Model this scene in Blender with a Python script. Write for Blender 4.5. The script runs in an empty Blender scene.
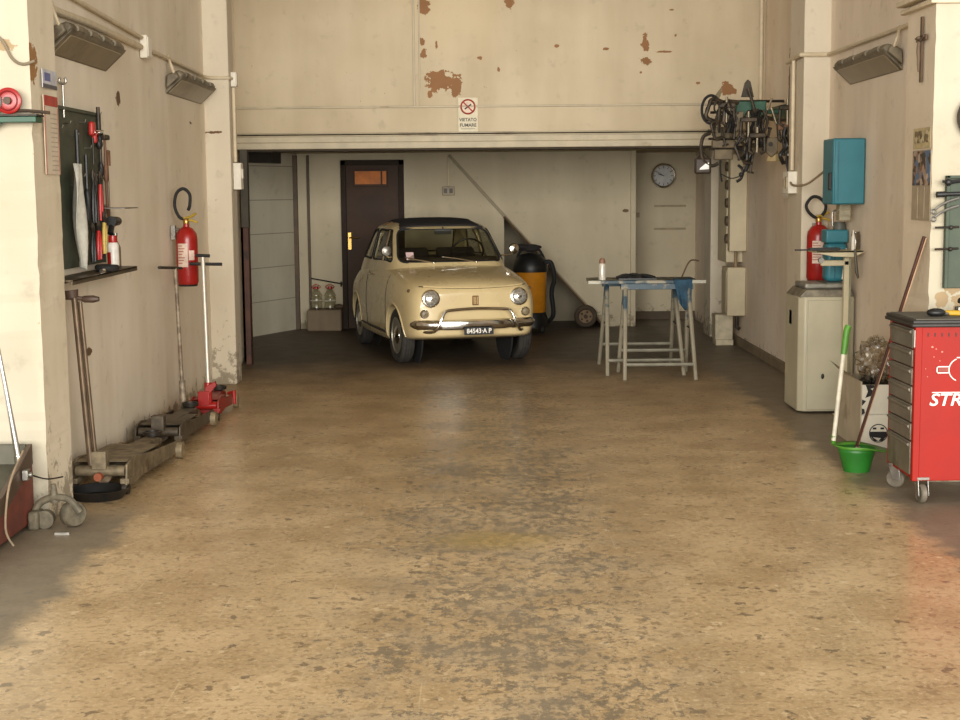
import bpy, bmesh, math, random
from mathutils import Vector, Matrix
from mathutils.bvhtree import BVHTree
random.seed(7)
PI = math.pi
scene = bpy.context.scene

# ------------------------------------------------------------------ camera
cam_data = bpy.data.cameras.new('camera')
cam = bpy.data.objects.new('camera', cam_data)
scene.collection.objects.link(cam)
cam_data.sensor_width = 36.0
cam_data.lens = 1450 / 960 * 36.0
cam_data.clip_end = 200
pitch = math.atan2(169, 1450)
cam.matrix_world = (Matrix.Translation((0, 0, 1.6))
                    @ Matrix.Rotation(math.radians(0.0), 4, 'Z')
                    @ Matrix.Rotation(PI / 2 - pitch, 4, 'X')
                    @ Matrix.Rotation(math.radians(-0.5), 4, 'Z'))
scene.camera = cam

# ------------------------------------------------------------------ world, daylight, exposure
world = bpy.data.worlds.new('overcast_sky')
scene.world = world
world.use_nodes = True
bg = world.node_tree.nodes['Background']
bg.inputs[0].default_value = (1.0, 0.965, 0.90, 1)
bg.inputs[1].default_value = 0.7

def area(name, loc, rot, sx, sy, power, col):
    d = bpy.data.lights.new(name, 'AREA')
    d.shape = 'RECTANGLE'; d.size = sx; d.size_y = sy; d.energy = power; d.color = col
    o = bpy.data.objects.new(name, d)
    o.location = loc; o.rotation_euler = rot
    scene.collection.objects.link(o)
    return o
# the open garage front behind the camera: a wide patch of bright sky and street
area('street_daylight', (0.3, -13.0, 3.4), (math.radians(85), 0, 0), 24.0, 6.4, 8200, (1.0, 0.972, 0.915))

vs = scene.view_settings
vs.view_transform = 'Standard'; vs.look = 'None'; vs.gamma = 1.0; vs.use_curve_mapping = False
vs.exposure = 0.05

# ------------------------------------------------------------------ materials
def srgb(r, g, b):
    f = lambda c: (c / 255 / 12.92) if c / 255 <= 0.04045 else ((c / 255 + 0.055) / 1.055) ** 2.4
    return (f(r), f(g), f(b), 1)

class NT:
    def __init__(s, m):
        s.t = m.node_tree; s.n = s.t.nodes; s.l = s.t.links
    def new(s, typ, **kw):
        n = s.n.new(typ)
        for k, v in kw.items(): setattr(n, k, v)
        return n
    def put(s, inp, v):
        if isinstance(v, bpy.types.NodeSocket): s.l.new(v, inp)
        elif v is not None: inp.default_value = v
    def math(s, op, a, b=None, c=None, clamp=False):
        n = s.new('ShaderNodeMath', operation=op); n.use_clamp = clamp
        for i, v in enumerate((a, b, c)): s.put(n.inputs[i], v)
        return n.outputs[0]
    def vec(s, op, a, b=None):
        n = s.new('ShaderNodeVectorMath', operation=op)
        s.put(n.inputs[0], a)
        if b is not None: s.put(n.inputs[1], b)
        return n.outputs['Value'] if op in ('LENGTH', 'DISTANCE') else n.outputs[0]
    def noise(s, vec, scale, detail=3, rough=0.55):
        n = s.new('ShaderNodeTexNoise'); n.inputs['Scale'].default_value = scale
        n.inputs['Detail'].default_value = detail; n.inputs['Roughness'].default_value = rough
        s.put(n.inputs['Vector'], vec); return n.outputs[0]
    def step(s, v, lo, hi):
        n = s.new('ShaderNodeMapRange'); n.interpolation_type = 'SMOOTHSTEP'
        s.put(n.inputs[0], v); n.inputs[1].default_value = lo; n.inputs[2].default_value = hi
        return n.outputs[0]
    def mix(s, f, a, b):
        n = s.new('ShaderNodeMix', data_type='RGBA'); s.put(n.inputs[0], f)
        s.put(n.inputs[6], a); s.put(n.inputs[7], b); return n.outputs[2]
    def pos(s): return s.new('ShaderNodeNewGeometry').outputs['Position']
    def obj(s): return s.new('ShaderNodeTexCoord').outputs['Object']
    def sep(s, v):
        n = s.new('ShaderNodeSeparateXYZ'); s.put(n.inputs[0], v); return n.outputs

def newmat(name):
    m = bpy.data.materials.new(name); m.use_nodes = True
    return m, NT(m), m.node_tree.nodes['Principled BSDF']

MATS = {}
def mat(name, rgb, rough=0.6, metal=0.0, var=0.12, vs_=14.0, dirt=None, dirt_amt=0.5, coat=0.0, bump=0.0, trans=0.0, alpha=1.0):
    """Principled with procedural colour variation; dirt = second colour in noisy patches."""
    if name in MATS: return MATS[name]
    m, t, b = newmat(name)
    c = srgb(*rgb); o = t.obj()
    n = t.noise(o, vs_, 4)
    dk = tuple(x * (1 - var * 1.6) for x in c[:3]) + (1,)
    lt = tuple(min(1, x * (1 + var)) for x in c[:3]) + (1,)
    col = t.mix(t.step(n, 0.3, 0.7), dk, lt)
    if dirt:
        k = t.step(t.noise(o, vs_ * 0.45, 6, 0.65), 0.62 - dirt_amt * 0.25, 0.72)
        col = t.mix(k, col, srgb(*dirt))
    t.put(b.inputs['Base Color'], col)
    t.put(b.inputs['Roughness'], t.math('ADD', rough - 0.06, t.math('MULTIPLY', n, 0.12)))
    b.inputs['Metallic'].default_value = metal
    b.inputs['Coat Weight'].default_value = coat
    if trans:
        b.inputs['Transmission Weight'].default_value = trans; b.inputs['IOR'].default_value = 1.3
    if alpha < 1: b.inputs['Alpha'].default_value = alpha
    if bump:
        bp = t.new('ShaderNodeBump'); bp.inputs['Strength'].default_value = bump; bp.inputs['Distance'].default_value = 0.01
        t.put(bp.inputs['Height'], t.noise(o, vs_ * 3, 4)); t.put(b.inputs['Normal'], bp.outputs[0])
    MATS[name] = m
    return m

def thin_glass(name, tint, refl=.08, rough=.03):
    if name in MATS: return MATS[name]
    m = bpy.data.materials.new(name); m.use_nodes = True; nt = m.node_tree; nt.nodes.clear()
    o = nt.nodes.new('ShaderNodeOutputMaterial'); mx = nt.nodes.new('ShaderNodeMixShader')
    tr_ = nt.nodes.new('ShaderNodeBsdfTransparent'); gl = nt.nodes.new('ShaderNodeBsdfGlossy'); fr = nt.nodes.new('ShaderNodeLayerWeight')
    ma = nt.nodes.new('ShaderNodeMath'); ma.operation = 'MULTIPLY_ADD'
    tr_.inputs[0].default_value = srgb(*tint); gl.inputs['Roughness'].default_value = rough; fr.inputs[0].default_value = .25
    ma.inputs[1].default_value = .5; ma.inputs[2].default_value = refl
    nt.links.new(fr.outputs['Facing'], ma.inputs[0]); nt.links.new(ma.outputs[0], mx.inputs[0])
    nt.links.new(tr_.outputs[0], mx.inputs[1]); nt.links.new(gl.outputs[0], mx.inputs[2]); nt.links.new(mx.outputs[0], o.inputs[0])
    MATS[name] = m
    return m

def plaster(name, rgb, dark, plane='xz', patches=(), peel=(150, 100, 62), low=None, speck=0.0, tint=None, lines=None):
    """Painted plaster: broad mottling, small chips, and peeled patches at given places (u, v, ru, rv)."""
    m, t, b = newmat(name)
    p = t.pos(); x, y, z = t.sep(p)
    n1 = t.noise(p, 0.9, 4); n2 = t.noise(p, 7.0, 5, 0.6); n3 = t.noise(p, 26.0, 4, 0.6)
    stretched = t.vec('MULTIPLY', p, (3.0, 3.0, 0.5)); n4 = t.noise(stretched, 1.2, 4)
    col = t.mix(t.step(t.math('ADD', t.math('MULTIPLY', n1, 0.6), t.math('MULTIPLY', n4, 0.4)), 0.36, 0.66), srgb(*dark), srgb(*rgb))
    if tint: col = t.mix(t.math('MULTIPLY', t.step(t.noise(p, 0.55, 3), 0.5, 0.68), 0.45), col, srgb(*tint))
    smudge = t.math('MULTIPLY', t.step(n2, 0.58, 0.75), 0.28)
    col = t.mix(smudge, col, srgb(*[c * 0.72 for c in dark]))
    chips = t.math('MULTIPLY', t.step(n3, 0.725, 0.74), t.step(t.noise(p, 1.6, 2), 0.5 - speck, 0.6 - speck))
    if low:
        h = t.math('SUBTRACT', 0.52, t.math('MULTIPLY', z, 1.0 / low * 0.5))
        k = t.step(t.math('ADD', t.noise(p, 11.0, 6, 0.7), t.math('MULTIPLY', h, 0.42)), 0.63, 0.72)
        col = t.mix(t.math('MULTIPLY', k, 0.65), col, srgb(108, 94, 70))
    mask = chips
    if patches:
        wob = t.math('MULTIPLY', t.math('SUBTRACT', t.noise(p, 14.0, 5, 0.65), 0.5), 3.4)
        best = None
        for (u, v, ru, rv) in patches:
            c0 = (u, 0, v) if plane == 'xz' else (0, u, v)
            s0 = (1 / ru, 0, 1 / rv) if plane == 'xz' else (0, 1 / ru, 1 / rv)
            d = t.vec('LENGTH', t.vec('MULTIPLY', t.vec('SUBTRACT', p, c0), s0))
            best = d if best is None else t.math('MINIMUM', best, d)
        pm = t.math('LESS_THAN', t.math('ADD', best, wob), 1.0)
        mask = t.math('MAXIMUM', chips, pm)
    col = t.mix(mask, col, t.mix(n2, srgb(*peel), srgb(*[c * 0.8 for c in peel])))
    if lines:
        # joints between big blocks: lines = (pitch_v, pitch_u)
        pv, pu = lines
        fz = t.math('ABSOLUTE', t.math('SUBTRACT', t.math('FRACT', t.math('DIVIDE', z, pv)), 0.5))
        col = t.mix(t.math('MULTIPLY', t.math('GREATER_THAN', fz, 0.487), 0.6), col, srgb(88, 80, 66))
        fx = t.math('ABSOLUTE', t.math('SUBTRACT', t.math('FRACT', t.math('DIVIDE', y if plane == 'yz' else x, pu)), 0.5))
        col = t.mix(t.math('MULTIPLY', t.math('GREATER_THAN', fx, 0.492), 0.45), col, srgb(88, 80, 66))
    t.put(b.inputs['Base Color'], col)
    b.inputs['Roughness'].default_value = 0.8
    bp = t.new('ShaderNodeBump'); bp.inputs['Strength'].default_value = 0.25; bp.inputs['Distance'].default_value = 0.01
    t.put(bp.inputs['Height'], t.math('SUBTRACT', n2, t.math('MULTIPLY', mask, 0.6)))
    t.put(b.inputs['Normal'], bp.outputs[0])
    return m

def terrazzo():
    m, t, b = newmat('terrazzo_floor')
    p = t.pos(); x, y, z = t.sep(p)
    flat = t.vec('MULTIPLY', p, (1, 1, 0))
    base = t.mix(t.step(t.noise(flat, 2.2, 4), 0.32, 0.68), srgb(176, 146, 104), srgb(208, 178, 134))
    # fine marble grit
    base = t.mix(t.math('MULTIPLY', t.step(t.noise(flat, 60, 3), 0.5, 0.68), 0.45), base, srgb(226, 200, 156))
    base = t.mix(t.math('MULTIPLY', t.step(t.noise(flat, 34, 4), 0.52, 0.64), 0.40), base, srgb(126, 96, 62))
    # stone chips of two sizes, irregular outlines
    for sc, thr, amt in ((18, .55, .70), (34, .35, .62), (55, .40, .50)):
        v = t.new('ShaderNodeTexVoronoi'); v.feature = 'F1'; v.inputs['Scale'].default_value = sc
        wv = t.vec('ADD', flat, t.vec('MULTIPLY', nzcol(t, flat, sc * 1.6), (1.6 / sc, 1.6 / sc, 0)))
        t.put(v.inputs['Vector'], wv)
        cs = t.sep(v.outputs['Color'])
        rad = t.math('ADD', .10, t.math('MULTIPLY', cs[2], .30))
        chipm = t.math('MULTIPLY', t.math('LESS_THAN', v.outputs['Distance'], rad), t.math('GREATER_THAN', cs[0], thr))
        chipc = t.mix(cs[1], srgb(112, 88, 58), srgb(180, 150, 106))
        chipc = t.mix(t.math('LESS_THAN', cs[1], 0.16), chipc, srgb(222, 196, 154))
        chipc = t.mix(t.math('GREATER_THAN', cs[0], 0.90), chipc, srgb(90, 74, 56))
        base = t.mix(t.math('MULTIPLY', chipm, amt), base, chipc)
    # joints every 0.4 m
    fx = t.math('ABSOLUTE', t.math('SUBTRACT', t.math('FRACT', t.math('DIVIDE', t.math('ADD', x, 0.0), 0.4)), 0.5))
    fy = t.math('ABSOLUTE', t.math('SUBTRACT', t.math('FRACT', t.math('DIVIDE', y, 0.4)), 0.5))
    jx = t.math('MULTIPLY', t.math('LESS_THAN', fx, 0.0065), t.math('MULTIPLY', t.step(t.noise(flat, 3.0, 3), 0.46, 0.60), 0.6))
    base = t.mix(jx, base, srgb(214, 190, 148))
    jy = t.math('MULTIPLY', t.math('GREATER_THAN', fy, 0.493), 0.28)
    base = t.mix(jy, base, srgb(130, 104, 72))
    # grey worn traffic lane down the middle, broken into scuffs
    lane = t.math('SUBTRACT', 1.0, t.step(t.math('ABSOLUTE', t.math('SUBTRACT', x, 0.08)), 0.25, 1.05))
    scuff = t.noise(t.vec('MULTIPLY', flat, (1.0, .7, 1)), 19.0, 6, 0.8)
    broad = t.noise(flat, 1.9, 4, 0.6)
    thr = t.math('ADD', t.math('MULTIPLY', scuff, 0.75), t.math('ADD', t.math('MULTIPLY', lane, 0.15), t.math('MULTIPLY', broad, 0.28)))
    grey = t.math('MULTIPLY', t.step(thr, 0.655, 0.70), 0.72)
    base = t.mix(grey, base, srgb(96, 88, 76))
    base = t.mix(t.math('MULTIPLY', t.math('MULTIPLY', lane, t.step(t.noise(flat, 3.2, 5, .65), .42, .62)), .38), base, srgb(138, 124, 104))
    # pale yellow stain
    st = t.vec('LENGTH', t.vec('MULTIPLY', t.vec('SUBTRACT', flat, (0.05, 6.55, 0)), (1 / 0.36, 1 / 0.22, 0)))
    st = t.math('SUBTRACT', 1.0, t.step(t.math('ADD', st, t.math('MULTIPLY', t.noise(flat, 9, 4), 0.8)), 0.7, 1.5))
    base = t.mix(t.math('MULTIPLY', st, 0.4), base, srgb(190, 156, 70))
    # brown tone, darker towards the back of the garage
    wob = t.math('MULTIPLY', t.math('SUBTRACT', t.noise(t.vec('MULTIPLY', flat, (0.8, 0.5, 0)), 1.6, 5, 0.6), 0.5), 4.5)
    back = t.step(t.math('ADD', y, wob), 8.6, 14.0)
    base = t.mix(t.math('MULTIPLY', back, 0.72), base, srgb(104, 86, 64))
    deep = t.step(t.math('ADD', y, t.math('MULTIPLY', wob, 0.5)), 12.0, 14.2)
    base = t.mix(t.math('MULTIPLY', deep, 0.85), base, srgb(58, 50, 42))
    # bare concrete borders along both walls
    wobx = t.math('MULTIPLY', t.math('SUBTRACT', t.noise(flat, 3.4, 5), 0.5), 0.5)
    side = t.math('MAXIMUM', t.math('MULTIPLY', t.step(t.math('ADD', t.math('MULTIPLY', x, -1), wobx), 1.64, 1.80), t.math('SUBTRACT', 1.0, t.step(y, 6.9, 7.7))), t.step(t.math('ADD', x, wobx), 1.98, 2.14))
    base = t.mix(t.math('MULTIPLY', side, 0.85), base, t.mix(t.noise(flat, 9, 5), srgb(92, 84, 72), srgb(132, 122, 106)))
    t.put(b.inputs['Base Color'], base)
    r = t.math('ADD', 0.17, t.math('MULTIPLY', t.noise(flat, 5, 4), 0.22))
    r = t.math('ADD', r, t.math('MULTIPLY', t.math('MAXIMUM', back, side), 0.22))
    t.put(b.inputs['Roughness'], r)
    b.inputs['Specular IOR Level'].default_value = 0.45
    bp = t.new('ShaderNodeBump'); bp.inputs['Strength'].default_value = 0.06; bp.inputs['Distance'].default_value = 0.01
    t.put(bp.inputs['Height'], t.noise(flat, 12, 4)); t.put(b.inputs['Normal'], bp.outputs[0])
    return m

def nzcol(t, vec, scale):
    n = t.new('ShaderNodeTexNoise'); n.inputs['Scale'].default_value = scale
    t.put(n.inputs['Vector'], vec)
    return t.vec('SUBTRACT', n.outputs['Color'], (0.5, 0.5, 0.5))

# ------------------------------------------------------------------ mesh builder
def rot_to(d):
    return Vector(d).normalized().to_track_quat('Z', 'Y').to_matrix().to_4x4()

class MB:
    def __init__(s): s.v = []; s.f = []
    def add(s, vs, fs, M=None):
        o = len(s.v)
        s.v += [tuple(M @ Vector(v)) if M else tuple(v) for v in vs]
        s.f += [tuple(i + o for i in f) for f in fs]
        return s
    def box(s, x0, x1, y0, y1, z0, z1, M=None):
        vs = [(x, y, z) for z in (z0, z1) for y in (y0, y1) for x in (x0, x1)]
        return s.add(vs, [(0, 2, 3, 1), (4, 5, 7, 6), (0, 1, 5, 4), (2, 6, 7, 3), (0, 4, 6, 2), (1, 3, 7, 5)], M)
    def cbox(s, c, size, M=None):
        h = [q / 2 for q in size]
        T = Matrix.Translation(c) @ (M or Matrix())
        return s.box(-h[0], h[0], -h[1], h[1], -h[2], h[2], T)
    def lathe(s, prof, M=None, n=20, cap=True):
        """prof: (radius, height) list, about local Z."""
        vs = []; fs = []
        for r, h in prof:
            for k in range(n):
                a = 2 * PI * k / n; vs.append((r * math.cos(a), r * math.sin(a), h))
        for i in range(len(prof) - 1):
            for k in range(n):
                a, b = i * n + k, i * n + (k + 1) % n
                fs.append((a, b, b + n, a + n))
        if cap:
            fs.append(tuple(reversed(range(n)))); o = (len(prof) - 1) * n; fs.append(tuple(range(o, o + n)))
        return s.add(vs, fs, M)
    def cyl(s, p0, p1, r0, r1=None, n=14):
        r1 = r0 if r1 is None else r1
        p0, p1 = Vector(p0), Vector(p1); d = p1 - p0
        return s.lathe([(r0, 0), (r1, d.length)], Matrix.Translation(p0) @ rot_to(d), n)
    def tube(s, pts, r, n=8, closed=False, flat=1.0):
        pts = [Vector(p) for p in pts]; N = len(pts); vs = []; fs = []
        up = None
        for i, p in enumerate(pts):
            if closed: tan = pts[(i + 1) % N] - pts[i - 1]
            else: tan = pts[min(i + 1, N - 1)] - pts[max(i - 1, 0)]
            if tan.length < 1e-9: tan = Vector((0, 0, 1))
            tan.normalize()
            if up is None:
                up = Vector((0, 0, 1)) if abs(tan.z) < 0.9 else Vector((1, 0, 0))
            side = tan.cross(up)
            if side.length < 1e-6: side = tan.orthogonal()
            side.normalize(); up = side.cross(tan).normalized()
            rr = r[i] if isinstance(r, (list, tuple)) else r
            for k in range(n):
                a = 2 * PI * k / n
                vs.append(p + side * math.cos(a) * rr * flat + up * math.sin(a) * rr)
        for i in range(N if closed else N - 1):
            j = (i + 1) % N
            for k in range(n):
                fs.append((i * n + k, i * n + (k + 1) % n, j * n + (k + 1) % n, j * n + k))
        if not closed:
            fs.append(tuple(reversed(range(n)))); fs.append(tuple(range((N - 1) * n, N * n)))
        return s.add(vs, fs)
    def prism(s, poly, axis, t0, t1, M=None):
        """poly in the two other axes (in x,y,z order), extruded along axis."""
        n = len(poly)
        def P(a, b, t): return {'x': (t, a, b), 'y': (a, t, b), 'z': (a, b, t)}[axis]
        vs = [P(a, b, t0) for a, b in poly] + [P(a, b, t1) for a, b in poly]
        fs = [tuple(range(n)), tuple(reversed(range(n, 2 * n)))]
        fs += [(i, i + n, (i + 1) % n + n, (i + 1) % n) for i in range(n)]
        return s.add(vs, fs, M)
    def torus(s, R, r, M=None, n=28, k=10, a0=0, a1=2 * PI):
        closed = abs(a1 - a0 - 2 * PI) < 1e-6
        pts = [Vector((R * math.cos(a0 + (a1 - a0) * i / n), R * math.sin(a0 + (a1 - a0) * i / n), 0)) for i in range(n if closed else n + 1)]
        if M: pts = [M @ p for p in pts]
        return s.tube(pts, r, k, closed)
    def sphere(s, c, r, sc=(1, 1, 1), n=14, M=None):
        prof = [(max(1e-4, math.sin(PI * i / n)) * r, -math.cos(PI * i / n) * r) for i in range(n + 1)]
        T = Matrix.Translation(c) @ (M or Matrix()) @ Matrix.Diagonal((sc[0], sc[1], sc[2], 1))
        return s.lathe(prof, T, n + 4)
    def build(s, name, material, parent=None, bevel=0.0, smooth=True, sub=0, ang=35, seg=2):
        me = bpy.data.meshes.new(name)
        me.from_pydata(s.v, [], s.f); me.update()
        bm = bmesh.new(); bm.from_mesh(me)
        bmesh.ops.recalc_face_normals(bm, faces=bm.faces); bm.to_mesh(me); bm.free()
        me.materials.append(material)
        if smooth:
            me.shade_smooth()
            me.set_sharp_from_angle(angle=math.radians(ang))
        o = bpy.data.objects.new(name, me)
        scene.collection.objects.link(o)
        if parent: o.parent = parent
        if bevel:
            md = o.modifiers.new('bevel', 'BEVEL'); md.width = bevel; md.segments = seg
            md.limit_method = 'ANGLE'; md.angle_limit = math.radians(40); md.harden_normals = False
        if sub:
            md = o.modifiers.new('sub', 'SUBSURF'); md.levels = sub; md.render_levels = sub
        return o

def tag(o, label, cat, group=None, kind=None):
    if label: o['label'] = label
    if cat: o['category'] = cat
    if group: o['group'] = group
    if kind: o['kind'] = kind
    return o
def thing(name, label, cat, loc=(0, 0, 0), rz=0, group=None, rot=None):
    o = bpy.data.objects.new(name, None); scene.collection.objects.link(o)
    o.empty_display_size = 0.1
    o.location = loc; o.rotation_euler = rot or (0, 0, rz)
    return tag(o, label, cat, group)
def struct(name, mb, m, **kw):
    o = mb.build(name, m, **kw); o['kind'] = 'structure'; return o
def text_mesh(name, body, size, M, m, parent, depth=0.001, shear=0.0, align='CENTER', sx=1.0, bold=0.0):
    cu = bpy.data.curves.new(name, 'FONT'); cu.body = body; cu.size = size; cu.extrude = depth
    cu.align_x = align; cu.align_y = 'CENTER'; cu.shear = shear; cu.offset = bold; cu.resolution_u = 3
    tmp = bpy.data.objects.new('tmp', cu)
    scene.collection.objects.link(tmp)
    dg = bpy.context.evaluated_depsgraph_get()
    me = bpy.data.meshes.new_from_object(tmp.evaluated_get(dg))
    bpy.data.objects.remove(tmp); bpy.data.curves.remove(cu)
    me.transform(M @ Matrix.Diagonal((sx, 1, 1, 1)))
    me.materials.clear(); me.materials.append(m)
    me.name = name
    o = bpy.data.objects.new(name, me); scene.collection.objects.link(o)
    if parent: o.parent = parent
    return o
FACE_CAM = Matrix.Rotation(PI / 2, 4, 'X')                       # text standing up, read from -Y
def catenary(a, b, sag, n=10):
    a, b = Vector(a), Vector(b)
    return [a.lerp(b, i / n) - Vector((0, 0, sag * 4 * (i / n) * (1 - i / n))) for i in range(n + 1)]
def smooth_path(pts, n=6):
    P = [Vector(p) for p in pts]; out = []
    for i in range(len(P) - 1):
        p0, p1, p2, p3 = P[max(i - 1, 0)], P[i], P[i + 1], P[min(i + 2, len(P) - 1)]
        for k in range(n):
            t = k / n
            out.append(0.5 * ((2 * p1) + (-p0 + p2) * t + (2 * p0 - 5 * p1 + 4 * p2 - p3) * t * t + (-p0 + 3 * p1 - 3 * p2 + p3) * t ** 3))
    out.append(P[-1]); return out

# common materials
steel = mat('worn_steel', (150, 146, 138), 0.38, 0.85, 0.15, 20, dirt=(90, 70, 52), dirt_amt=0.3)
chrome = mat('chrome', (225, 222, 214), 0.12, 1.0, 0.03)
black_plastic = mat('black_plastic', (26, 25, 24), 0.45, 0, 0.1)
rubber = mat('black_rubber', (30, 29, 28), 0.75, 0, 0.15)
dark_iron = mat('dark_iron', (58, 54, 48), 0.5, 0.6, 0.2, 18, dirt=(84, 62, 44))
white_plastic = mat('white_plastic', (222, 214, 196), 0.45, 0, 0.05)
conduit_m = mat('conduit_white_paint', (206, 190, 160), 0.55, 0, 0.06)
red_paint = mat('red_enamel', (152, 27, 22), 0.3, 0, 0.08)
white_paper = mat('white_paper', (226, 220, 204), 0.7, 0, 0.04)
wood_brown = mat('brown_wood', (110, 74, 48), 0.55, 0, 0.2, 10)
black_ink = mat('black_ink', (28, 26, 24), 0.6, 0, 0.0)
white_ink = mat('white_ink', (235, 230, 220), 0.5, 0, 0.0)

# ------------------------------------------------------------------ the room
CEIL = 4.05
wl = plaster('plaster_left_wall', (236, 224, 203), (220, 206, 181), 'yz', [(9.2, 2.2, .05, .05), (8.3, .7, .05, .02), (11.5, 2.15, .05, .015)], (112, 84, 56), low=0.16, tint=(222, 205, 174))
wr = plaster('plaster_right_wall', (233, 218, 197), (215, 198, 174), 'yz', [(9.0, 2.05, .02, .05), (12.6, 2.5, .03, .2)], (122, 94, 66), low=0.16, tint=(212, 190, 164))
wlint = plaster('plaster_lintel', (198, 183, 155), (182, 166, 137), 'xz',
    [(-.48, 3.30, 0.050, 0.072), (.31, 3.33, 0.043, 0.058), (-.52, 2.98, 0.025, 0.036), (-.50, 2.87, 0.036, 0.036), (-.33, 2.62, 0.137, 0.094),
     (-.2, 2.58, 0.050, 0.094), (-.45, 2.5, 0.022, 0.043), (.02, 2.83, 0.022, 0.014), (.73, 2.93, 0.029, 0.014), (1.56, 2.95, 0.036, 0.072), (1.56, 2.78, 0.050, 0.043),
     (1.52, 2.68, 0.014, 0.014), (1.75, 2.87, 0.072, 0.011), (1.84, 3.02, 0.014, 0.014), (2.33, 2.52, 0.072, 0.058), (2.05, 2.58, 0.022, 0.014), (1.8, 3.25, 0.022, 0.009),
     (1.2, 2.9, 0.022, 0.014), (-.38, 2.95, 0.014, 0.043), (.2, 2.72, 0.013, 0.022)], (150, 106, 66), speck=.05, tint=(200, 180, 142))
wfront = plaster('plaster_pillar_front', (192, 183, 162), (178, 168, 144), 'xz', [(-2.25, 2.31, .06, .03), (2.5, 1.0, .04, .05), (2.55, 1.06, .05, .04), (2.51, 1.2, .03, .02), (2.6, .98, .06, .06)], (176, 150, 112), low=0.2, speck=.05)
wpill = plaster('plaster_pillar', (214, 203, 181), (198, 185, 161), 'xz', [(-2.2, 2.1, .06, .012)], (116, 86, 58), low=0.55)
wback = plaster('plaster_back_wall', (200, 188, 160), (184, 171, 144), 'xz', [(1.72, 1.36, .04, .02)], (120, 96, 70), low=0.25)
wtile = plaster('tiled_side_panels', (200, 192, 170), (184, 175, 152), 'yz', (), (120, 100, 80), lines=(0.38, 2.0))
wceil = plaster('plaster_ceiling', (206, 190, 160), (190, 172, 140))
trim_m = mat('trim_cream_paint', (178, 166, 140), 0.6, 0, 0.08, 5, dirt=(150, 130, 98), dirt_amt=0.15)
grey_trim = mat('trim_grey_metal', (150, 138, 112), 0.5, 0.1, 0.1, 4, dirt=(104, 88, 66), dirt_amt=0.3)

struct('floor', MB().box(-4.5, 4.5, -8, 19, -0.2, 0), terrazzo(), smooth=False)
struct('ceiling', MB().box(-3.2, 3.6, 7.05, 13.9, CEIL, CEIL + .15), wceil, smooth=False)
struct('ceiling_back', MB().box(-3.2, 3.2, 13.9, 18.2, 2.05, 2.25), mat('back_ceiling_paint', (150, 134, 104), .8, 0, .1, 3), smooth=False)
struct('wall_left', MB().box(-2.45, -2.25, 7.4, 13.9, 0, CEIL), wl, smooth=False)
struct('wall_right', MB().box(2.67, 2.87, 8.3, 18.2, 0, CEIL), wr, smooth=False)
struct('wall_lintel', MB().box(-2.25, 2.67, 13.7, 13.9, 2.14, CEIL), wlint, smooth=False)
# near pillars: same plaster, front colour toned down to offset strong daylight, side paler
def two_face(name, x0, x1, y0, y1, front, side, seed):
    """a pillar with chipped, slightly wavy vertical arrises"""
    rnd = random.Random(seed); N = 90; mb = MB()
    lev = [CEIL * i / N for i in range(N + 1)]
    vs = []
    for z in lev:
        a = rnd.uniform(-.0015, .0015) - (0.004 if rnd.random() < .08 else 0)
        b_ = rnd.uniform(-.003, .003)
        k = 1 if x0 > 0 else -1
        vs += [(x0 + (a if k < 0 else -a) * (0 if x0 < 0 else 1), y0, z), (x1 + (a if x0 < 0 else 0), y0 + b_, z), (x1 + (b_ * .5 + .022 if x0 < 0 else 0), y1, z), (x0, y1, z)]
    fs = []
    for i in range(N):
        for k in range(4):
            fs.append((i * 4 + k, i * 4 + (k + 1) % 4, i * 4 + 4 + (k + 1) % 4, i * 4 + 4 + k))
    fs += [(3, 2, 1, 0), (N * 4, N * 4 + 1, N * 4 + 2, N * 4 + 3)]
    mb.add(vs, fs)
    o = struct(name, mb, front, smooth=False)
    o.data.materials.append(side)
    for p in o.data.polygons:
        if abs(p.normal.x) > .6: p.material_index = 1
    return o
two_face('wall_pillar_left', -3.2, -2.14, 7.05, 7.4, wfront, plaster('plaster_pillar_side', (220, 207, 182), (198, 182, 153), 'yz', [(7.05, 2.24, .09, .09)], (160, 116, 68), low=0.5), 3)
two_face('wall_pillar_right', 2.42, 3.6, 7.8, 8.3, wfront, plaster('plaster_pillar_side_right', (224, 209, 184), (208, 191, 164), 'yz', (), (130, 100, 70), low=0.4), 5)
struct('wall_pillar_left_far', MB().box(-2.26, -2.045, 12.1, 12.35, 0, CEIL), wpill, smooth=True, bevel=.008)
struct('wall_pillar_right_far', MB().box(2.47, 2.68, 11.15, 11.65, 0, CEIL), wpill, smooth=True, bevel=.008)
# rear room
struct('wall_back_left', MB().box(-2.12, -1.6, 17.05, 17.2, 0, 2.06), wback, smooth=False)
struct('wall_back_over_door', MB().box(-1.6, -.875, 17.05, 17.2, 1.97, 2.06), wback, smooth=False)
struct('wall_back', MB().prism([(-.875, 0), (.295, 0), (.295, 1.285), (1.48, 0), (1.83, 0), (1.83, 2.06), (-.875, 2.06)], 'y', 17.05, 17.15), wback, smooth=False)
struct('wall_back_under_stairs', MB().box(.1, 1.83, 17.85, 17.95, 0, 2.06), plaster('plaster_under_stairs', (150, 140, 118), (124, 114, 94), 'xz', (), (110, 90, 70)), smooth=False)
struct('wall_back_side_understairs', MB().box(.19, .29, 17.15, 17.85, 0, 2.06), wback, smooth=False)
struct('wall_back_right', MB().box(1.83, 2.67, 17.95, 18.1, 0, 2.06), wback, smooth=False)
struct('wall_back_return', MB().box(1.78, 1.83, 17.15, 17.95, 0, 2.06), wback, smooth=False)
struct('wall_tiled_left', MB().prism([(-2.95, 15.2), (-2.13, 17.05), (-2.13, 17.2), (-3.05, 15.2)], 'z', 0, 2.06), wtile, smooth=False)
struct('wall_back_room_left', MB().box(-3.05, -2.9, 13.9, 15.3, 0, 2.06), wback, smooth=False)
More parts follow.
